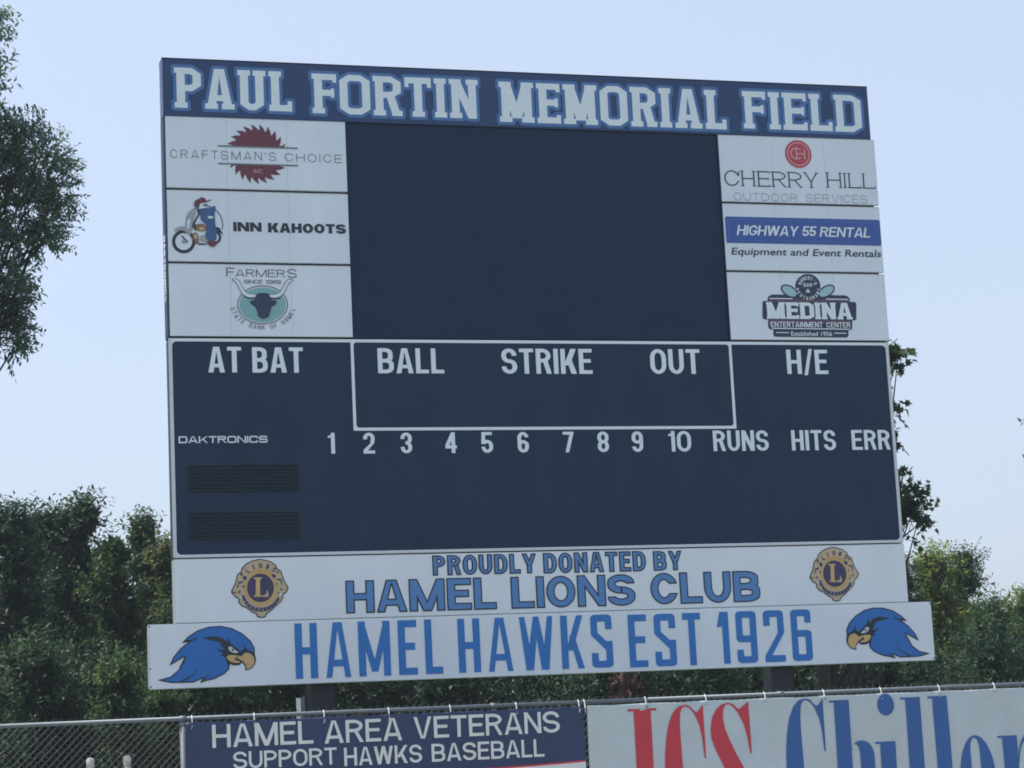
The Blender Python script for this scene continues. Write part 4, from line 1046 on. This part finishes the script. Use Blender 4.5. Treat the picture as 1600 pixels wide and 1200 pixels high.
def foliage(name, lobes, n_tw, leaf, tw_len, per, up, material, parent, star=False, core=True, rg=None, gap=.35, zmin=.1, spiky=0.0):
    rg = rg or rng
    Lb = np.array(lobes, float); vol = (Lb[:, 3]*Lb[:, 5])**1.0; pr = vol/vol.sum()
    k = rg.choice(len(Lb), n_tw, p=pr)
    d = U(rg.normal(size=(n_tw, 3))); u = rg.random(n_tw)
    ph = rg.random((len(Lb), 3))*6.28
    lump = 1+.20*np.sin(d[:, 0]*5+ph[k, 0])*np.cos(d[:, 2]*5+ph[k, 1])+.12*np.sin(d[:, 1]*9+d[:, 2]*8+ph[k, 2])
    r = (.45+.55*u**.5)*lump
    c = Lb[k, :3]+d*Lb[k, 3:6]*r[:, None]
    # gaps: leave out twigs where a coarse field is low
    f = np.sin(c[:, 0]*4.1+ph[0, 0])+np.sin(c[:, 2]*4.7+ph[0, 1]+c[:, 1]*1.3)+np.sin(c[:, 1]*3.7+c[:, 0]*1.9+ph[0, 2])+.6*np.sin(c[:, 2]*11+c[:, 0]*9)
    keep = (f > -2.6+gap*2.4) & (c[:, 2] > zmin)
    c, d, u, k = c[keep], d[keep], u[keep], k[keep]; n = len(c)
    td = U(d*.75+np.array([0, 0, up])+rg.normal(size=(n, 3))*.35)
    if spiky > 0:
        m_ = rg.random(n) < spiky
        td[m_] = U(td[m_]*.35+np.array([0, 0, 1.0])+rg.normal(size=(m_.sum(), 3))*.18)
    tl = tw_len*rg.uniform(.6, 1.3, n)
    side = U(np.cross(td, rg.normal(size=(n, 3))))
    t = (np.arange(per)+.5)/per
    pos = c[:, None]+td[:, None]*(tl[:, None, None]*t[None, :, None])
    pos[..., 2] -= (t**2)[None]*tl[:, None]*.12*(1 if spiky == 0 else .4)
    sg = np.where(np.arange(per) % 2, 1.0, -1.0)[None, :, None]
    ld = U(td[:, None]*.65+side[:, None]*sg*.9+rg.normal(size=(n, per, 3))*.28+np.array([0, 0, -.12]))
    nr = U(np.array([0, 0, 1.0])+d[:, None]*.5+rg.normal(size=(n, per, 3))*.45)
    ln = leaf*rg.uniform(.65, 1.25, (n, per)); wd = ln*(.42 if not star else .52)
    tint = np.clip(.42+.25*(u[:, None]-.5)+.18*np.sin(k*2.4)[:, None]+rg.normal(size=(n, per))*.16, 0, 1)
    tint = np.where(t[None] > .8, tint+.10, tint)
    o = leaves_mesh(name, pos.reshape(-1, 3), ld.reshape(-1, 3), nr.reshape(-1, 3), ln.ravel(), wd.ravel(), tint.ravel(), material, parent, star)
    if core:
        nc = int(n_tw*2.2); k = rg.choice(len(Lb), nc, p=pr); d2 = U(rg.normal(size=(nc, 3)))
        c2 = Lb[k, :3]+d2*Lb[k, 3:6]*(.80*rg.random(nc)**.5)[:, None]; c2 = c2[c2[:, 2] > zmin]; nc = len(c2)
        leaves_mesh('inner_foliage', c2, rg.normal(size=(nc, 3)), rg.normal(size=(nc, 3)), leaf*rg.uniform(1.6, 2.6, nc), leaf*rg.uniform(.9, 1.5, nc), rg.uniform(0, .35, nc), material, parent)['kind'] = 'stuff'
    o['kind'] = 'stuff'
    # twigs: thin stems under the outer leaves
    st_ = rg.choice(n, min(n, 500), replace=False); mb = MB()
    for i in st_:
        a = c[i]-td[i]*tl[i]*.8; b = c[i]+td[i]*tl[i]*.9
        mb.tube([a, (a+b)/2+np.array([0, 0, .01]), b], [.006, .004, .002], 3, cap=False)
    mb.build('twigs', M_bark, parent)['kind'] = 'stuff'
    return o
def trunk_mesh(base, top, r, lobes, parent, rg, limbs=10, material=None):
    mb = MB(); b = Vector(base); t = Vector(top); n = 8; pts = []
    for i in range(n+1):
        f = i/n; p = b.lerp(t, f); p.x += .10*math.sin(f*5+b.x)*f; p.y += .08*math.cos(f*4+b.x)*f; pts.append(p)
    mb.tube(pts, [r*(1.25 if i == 0 else 1-.75*i/n) for i in range(n+1)], 10)
    for j in range(limbs):
        L = lobes[j % len(lobes)]; f = rg.uniform(.25, .9); s = pts[int(f*n)]
        e = Vector((L[0]+rg.normal()*L[3]*.3, L[1]+rg.normal()*L[4]*.3, L[2]+L[5]*rg.uniform(-.1, .7)))
        q = [s.lerp(e, a)+Vector((0, 0, -.10*math.sin(a*3.1)*(e-s).length)) + Vector(rg.normal(size=3)*.04) for a in (0, .25, .5, .75, 1)]
        rr_ = r*rg.uniform(.28, .45); mb.tube(q, [rr_, rr_*.8, rr_*.55, rr_*.35, rr_*.12], 6)
    return mb.build('trunk', material or M_bark, parent, smooth=True)
def tree(name, label, px, ytop, hw, Y, kind, n_tw=1500, leaf=.095, up=.7, spiky=.35, seed=0, group=None, zlow=.7, gap=.35, peaks=()):
    """a tree whose crown top stands at picture row ytop when seen over pixel px, at distance Y"""
    rg = np.random.default_rng(seed)
    top = at(px, ytop+20, Y); d = np.linalg.norm(top-CAM); m_ = d/F_PX; x, H = top[0], top[2]; w = hw*m_
    t = thing(name, (x, Y, 0), label, 'tree' if 'shrub' not in name else 'shrub', group)
    lobes = []; nl = max(6, int(H*2.0))
    for i in range(nl):
        f = i/(nl-1); z = zlow+(H-zlow-.55*w)*f
        ww = w*(1.0-.5*max(0, f-.6)/.4)*rg.uniform(.55, .85)
        a = rg.uniform(0, 6.28); off = w*(1-.6*f)*rg.uniform(.2, .6)
        lobes.append((x+off*math.cos(a), Y+off*math.sin(a)*.9, z, ww, ww, ww*rg.uniform(.7, 1.0)))
    r_ = w*.42; lobes.append((x, Y, H-r_*1.15, r_, r_, r_))
    for (ppx, ppy, pr) in peaks: lobes.append(lobe_px(ppx, ppy, Y, pr))
    trunk_mesh((x, Y, -.2), (x, Y, H*.75), .05+.02*H, lobes, t, rg)
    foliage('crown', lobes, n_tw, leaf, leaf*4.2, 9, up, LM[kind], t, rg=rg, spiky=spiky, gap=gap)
    return t

G1 = 'trees behind the left end of the fence'
tree('elm_tree', 'dark bushy tree at the far left edge above the chain link fence', 12, 782, 62, 9.5, 'dark', 3000, seed=11, group=G1, gap=.15)
tree('elm_tree', 'tallest dark tree of the left clump with feathery upright shoots', 112, 784, 58, 10.5, 'dark', 3200, seed=12, group=G1, gap=.15, peaks=((138, 806, 12), (62, 826, 13)), spiky=.45)
tree('elm_tree', 'olive green tree right of the tallest one in the left clump', 178, 825, 42, 9.0, 'mid', 1900, seed=13, group=G1)
tree('elm_tree', 'pointed tree with a thin upright tip just left of the scoreboard', 222, 808, 30, 11.5, 'mid', 1500, seed=14, group=G1, spiky=.6)
tree('elm_tree', 'warm green tree half hidden by the left edge of the scoreboard', 266, 846, 34, 8.6, 'warm', 1500, seed=15, group=G1)
tree('elm_tree', 'dark tree filling the gap behind the two left-most trees', 62, 815, 62, 15.0, 'dark', 2600, seed=21, group=G1, gap=.05)
tree('elm_tree', 'dark tree standing behind the olive green one left of the scoreboard', 165, 850, 60, 15.5, 'dark', 2600, seed=22, group=G1, gap=.05)
tree('elm_tree', 'dark tree partly behind the scoreboard left edge, farther back', 262, 858, 50, 14.5, 'dark', 2200, seed=23, group=G1, gap=.05)
tree('elm_tree', 'dark tree beyond the left edge, only its side in view', -70, 770, 60, 11.0, 'dark', 1500, seed=16, group=G1)
tree('leafy_shrub', 'light green leafy shrub just above the chain link left of the navy banner', 186, 1024, 52, 5.0, 'mid', 900, leaf=.075, seed=17, spiky=.1, zlow=.6)
tree('leafy_shrub', 'small green shrub under the lower left corner of the team sign', 262, 1068, 34, 5.4, 'mid', 500, leaf=.07, seed=18, spiky=.1, zlow=.5)
tree('leafy_shrub', 'pale leafed shrub at the left side of the donor sign', 252, 955, 22, 6.4, 'mid', 600, leaf=.075, seed=19, spiky=.3)
tree('leafy_shrub', 'broad dark shrub at the bottom left behind the chain link', 60, 985, 85, 6.0, 'dark', 1500, leaf=.085, seed=20, spiky=.2)
G2 = 'trees behind the right end of the scoreboard'
tree('lime_tree', 'rounded sunlit yellow-green tree right of the scoreboard corner', 1452, 846, 50, 11.0, 'olive', 2600, leaf=.085, seed=31, group=G2, spiky=.1, up=.4)
tree('lime_tree', 'mid green tree with open crown right of the yellow-green one', 1500, 868, 48, 13.0, 'mid', 2000, leaf=.085, seed=32, group=G2, spiky=.15, up=.4, gap=.6, peaks=((1506, 880, 14),))
tree('lime_tree', 'lower green tree between the open crown and the right edge', 1546, 930, 45, 11.5, 'mid', 1900, leaf=.085, seed=33, group=G2, spiky=.1, up=.4)
tree('lime_tree', 'pale olive tree cut by the right edge of the view', 1602, 915, 48, 16.0, 'olive', 1900, leaf=.10, seed=34, group=G2, spiky=.2, gap=.45)
tree('lime_tree', 'dark tree low behind the right end of the team sign', 1400, 870, 40, 9.5, 'dark', 1900, leaf=.085, seed=35, group=G2, spiky=.1)

# the big ash at the left edge
def big_ash():
    Y = 1.5; rg = np.random.default_rng(41)
    base = at(-330, 1150, Y)
    t = thing('ash_tree', (base[0], Y, 0), 'large ash tree whose leafy boughs reach in from the left edge against the sky', 'tree')
    lob = [lobe_px(*a) for a in ((5, 320, Y, 62), (62, 250, Y, 46), (88, 300, Y, 27), (45, 345, Y, 52), (75, 372, Y, 24), (-40, 250, Y, 70), (10, 205, Y, 26), (48, 210, Y, 26),
                                 (0, 450, Y, 48), (30, 470, Y, 20), (-5, 520, Y, 42), (15, 548, Y, 16), (-30, 480, Y, 60), (-12, 30, Y, 18), (-25, 70, Y, 22), (-60, 30, Y, 60), (-14, 165, Y, 12))]
    bulk = [lobe_px(px, py, Y+dy, r) for px, py, dy, r in ((-140, 330, .6, 120), (-150, 120, 0, 130), (-130, 520, .3, 110), (-300, 100, 0, 150), (-330, 350, -.5, 160), (-330, 560, 0, 130), (-480, 250, .4, 150), (-240, -60, 0, 130))]
    trunk_mesh((base[0], Y, -.3), (base[0]+.2, Y, at(0, 120, Y)[2]), .19, lob+bulk, t, rg, 34)
    foliage('crown', [(a, b, c, r*.94, r*.94, r*.94) for a, b, c, r, r2, r3 in lob], 2300, .074, .22, 9, .25, LM['ash'], t, rg=rg, gap=.82, core=False)
    foliage('outer_crown', bulk, 6500, .10, .30, 9, .25, LM['ash'], t, rg=rg, gap=.45, core=False)
    return t
big_ash()
# maple behind the board with sprays showing past its right side
def maple():
    Y = 3.2; rg = np.random.default_rng(52)
    base = at(1290, 1100, Y)
    t = thing('maple_tree', (base[0], Y, 0), 'maple behind the scoreboard, its dark sprays showing past the right side', 'tree')
    vis = [lobe_px(*a) for a in ((1392, 548, Y, 11), (1400, 570, Y, 8), (1388, 560, Y, 10), (1389, 632, Y, 9), (1392, 645, Y, 7), (1396, 690, Y, 6), (1409, 762, Y, 12), (1424, 778, Y, 13), (1440, 800, Y, 10), (1414, 800, Y, 14), (1426, 815, Y, 11), (1403, 735, Y, 6), (1408, 835, Y, 12))]
    bulk = [lobe_px(px, py, Y, r) for px, py, r in ((1240, 660, 60), (1265, 780, 60), (1180, 760, 75), (1250, 880, 65), (1190, 630, 45))]
    trunk_mesh((base[0], Y, -.3), (base[0], Y, at(1290, 640, Y)[2]), .13, vis+bulk, t, rg, 26)
    foliage('crown', vis, 125, .105, .24, 5, .1, LM['maple'], t, star=True, core=False, rg=rg, gap=.3)
    foliage('inner_crown', bulk, 900, .12, .3, 6, .1, LM['maple'], t, star=True, core=True, rg=rg, gap=.1)
maple()
# a twig tip from a tree standing just outside the right edge
def edge_tree():
    Y = 4.0; rg = np.random.default_rng(61); base = at(1720, 1100, Y)
    t = thing('edge_tree', (base[0], Y, 0), 'tree just outside the right edge, a leaf tip or two in view', 'tree')
    lob = [lobe_px(*a) for a in ((1624, 735, Y, 9), (1624, 822, Y, 8), (1705, 760, Y, 60), (1720, 650, Y, 80), (1730, 850, Y, 70))]
    trunk_mesh((base[0], Y, -.3), (base[0], Y, at(1720, 640, Y)[2]), .12, lob, t, rg, 14)
    foliage('crown', lob, 900, .08, .25, 8, .3, LM['mid'], t, rg=rg, gap=.3)
edge_tree()
# red-stemmed shrub under the sign
def red_shrub():
    Y = 3.5; rg = np.random.default_rng(71); b = at(983, 1090, Y)
    t = thing('red_leafed_shrub', (b[0], Y, 0), 'red-brown leafed shrub between the scoreboard posts under the team sign', 'shrub')
    mb = MB().tube([(b[0], Y, -.2), (b[0]-.05, Y, 1.6), (b[0]-.12, Y, 2.2), (b[0]-.02, Y, 2.7), (b[0]+.02, Y, 3.2)], [.09, .07, .06, .06, .03], 8)
    mb.build('stem', mat('red_brown_bark', (.07, .035, .03), .9, .35, 12, .8, 30), t, smooth=True)
    lob = [lobe_px(*a) for a in ((990, 1090, Y, 13), (980, 1075, Y, 8), (985, 1110, Y, 18), (972, 1065, Y, 6))]
    foliage('crown', lob, 90, .075, .16, 7, .2, LM['red'], t, core=False, rg=rg, gap=.1)
red_shrub()
# undergrowth behind the board: one mass of dark shrubs
def mass(name, rows, kind, n, leaf, seed, label):
    rg = np.random.default_rng(seed); lob = []
    for (pxa, pxb, step, ytop, Y, jit) in rows:
        for px in np.arange(pxa, pxb, step):
            yy = ytop+rg.uniform(-jit, jit); top = at(px, yy, Y); H = top[2]
            for z in np.arange(.5, H-.3, .75):
                r = rg.uniform(.5, .8); lob.append((top[0]+rg.uniform(-.3, .3), Y+rg.uniform(-.7, .7), min(z, H-r*.8), r, r, r*.9))
    root = bpy.data.objects.new(name, None); COL.objects.link(root); root['kind'] = 'stuff'; root['label'] = label
    foliage('foliage', lob, n, leaf, leaf*4, 8, .5, LM[kind], root, rg=rg, spiky=.15, gap=.02)
    return root
mass('undergrowth', ((-700, 2400, 55, 985, 7.5, 25),), 'dark', 25000, .085, 81, 'dense dark undergrowth behind the scoreboard posts')
mass('far_woodland', ((-1000, 2700, 60, 950, 24.0, 25), (-1000, 2700, 60, 960, 20.0, 25)), 'dark', 14500, .16, 82, 'woodland beyond the near trees')

# ================================================================== HAZE
hz = MB().box(-150, 150, -60, 160, -1.2, 13.5).build('haze', bpy.data.materials.new('thin_summer_haze'))
hz['kind'] = 'stuff'; hz['label'] = 'thin pale summer haze'
HM = hz.data.materials[0]; HM.use_nodes = True
hn = HM.node_tree.nodes; hn.remove(hn['Principled BSDF'])
pv = hn.new('ShaderNodeVolumePrincipled'); pv.inputs['Color'].default_value = (0.74, 0.87, 1.0, 1); pv.inputs['Density'].default_value = 0.0007
pv.inputs['Anisotropy'].default_value = 0.3
HM.node_tree.links.new(pv.outputs[0], hn['Material Output'].inputs['Volume'])
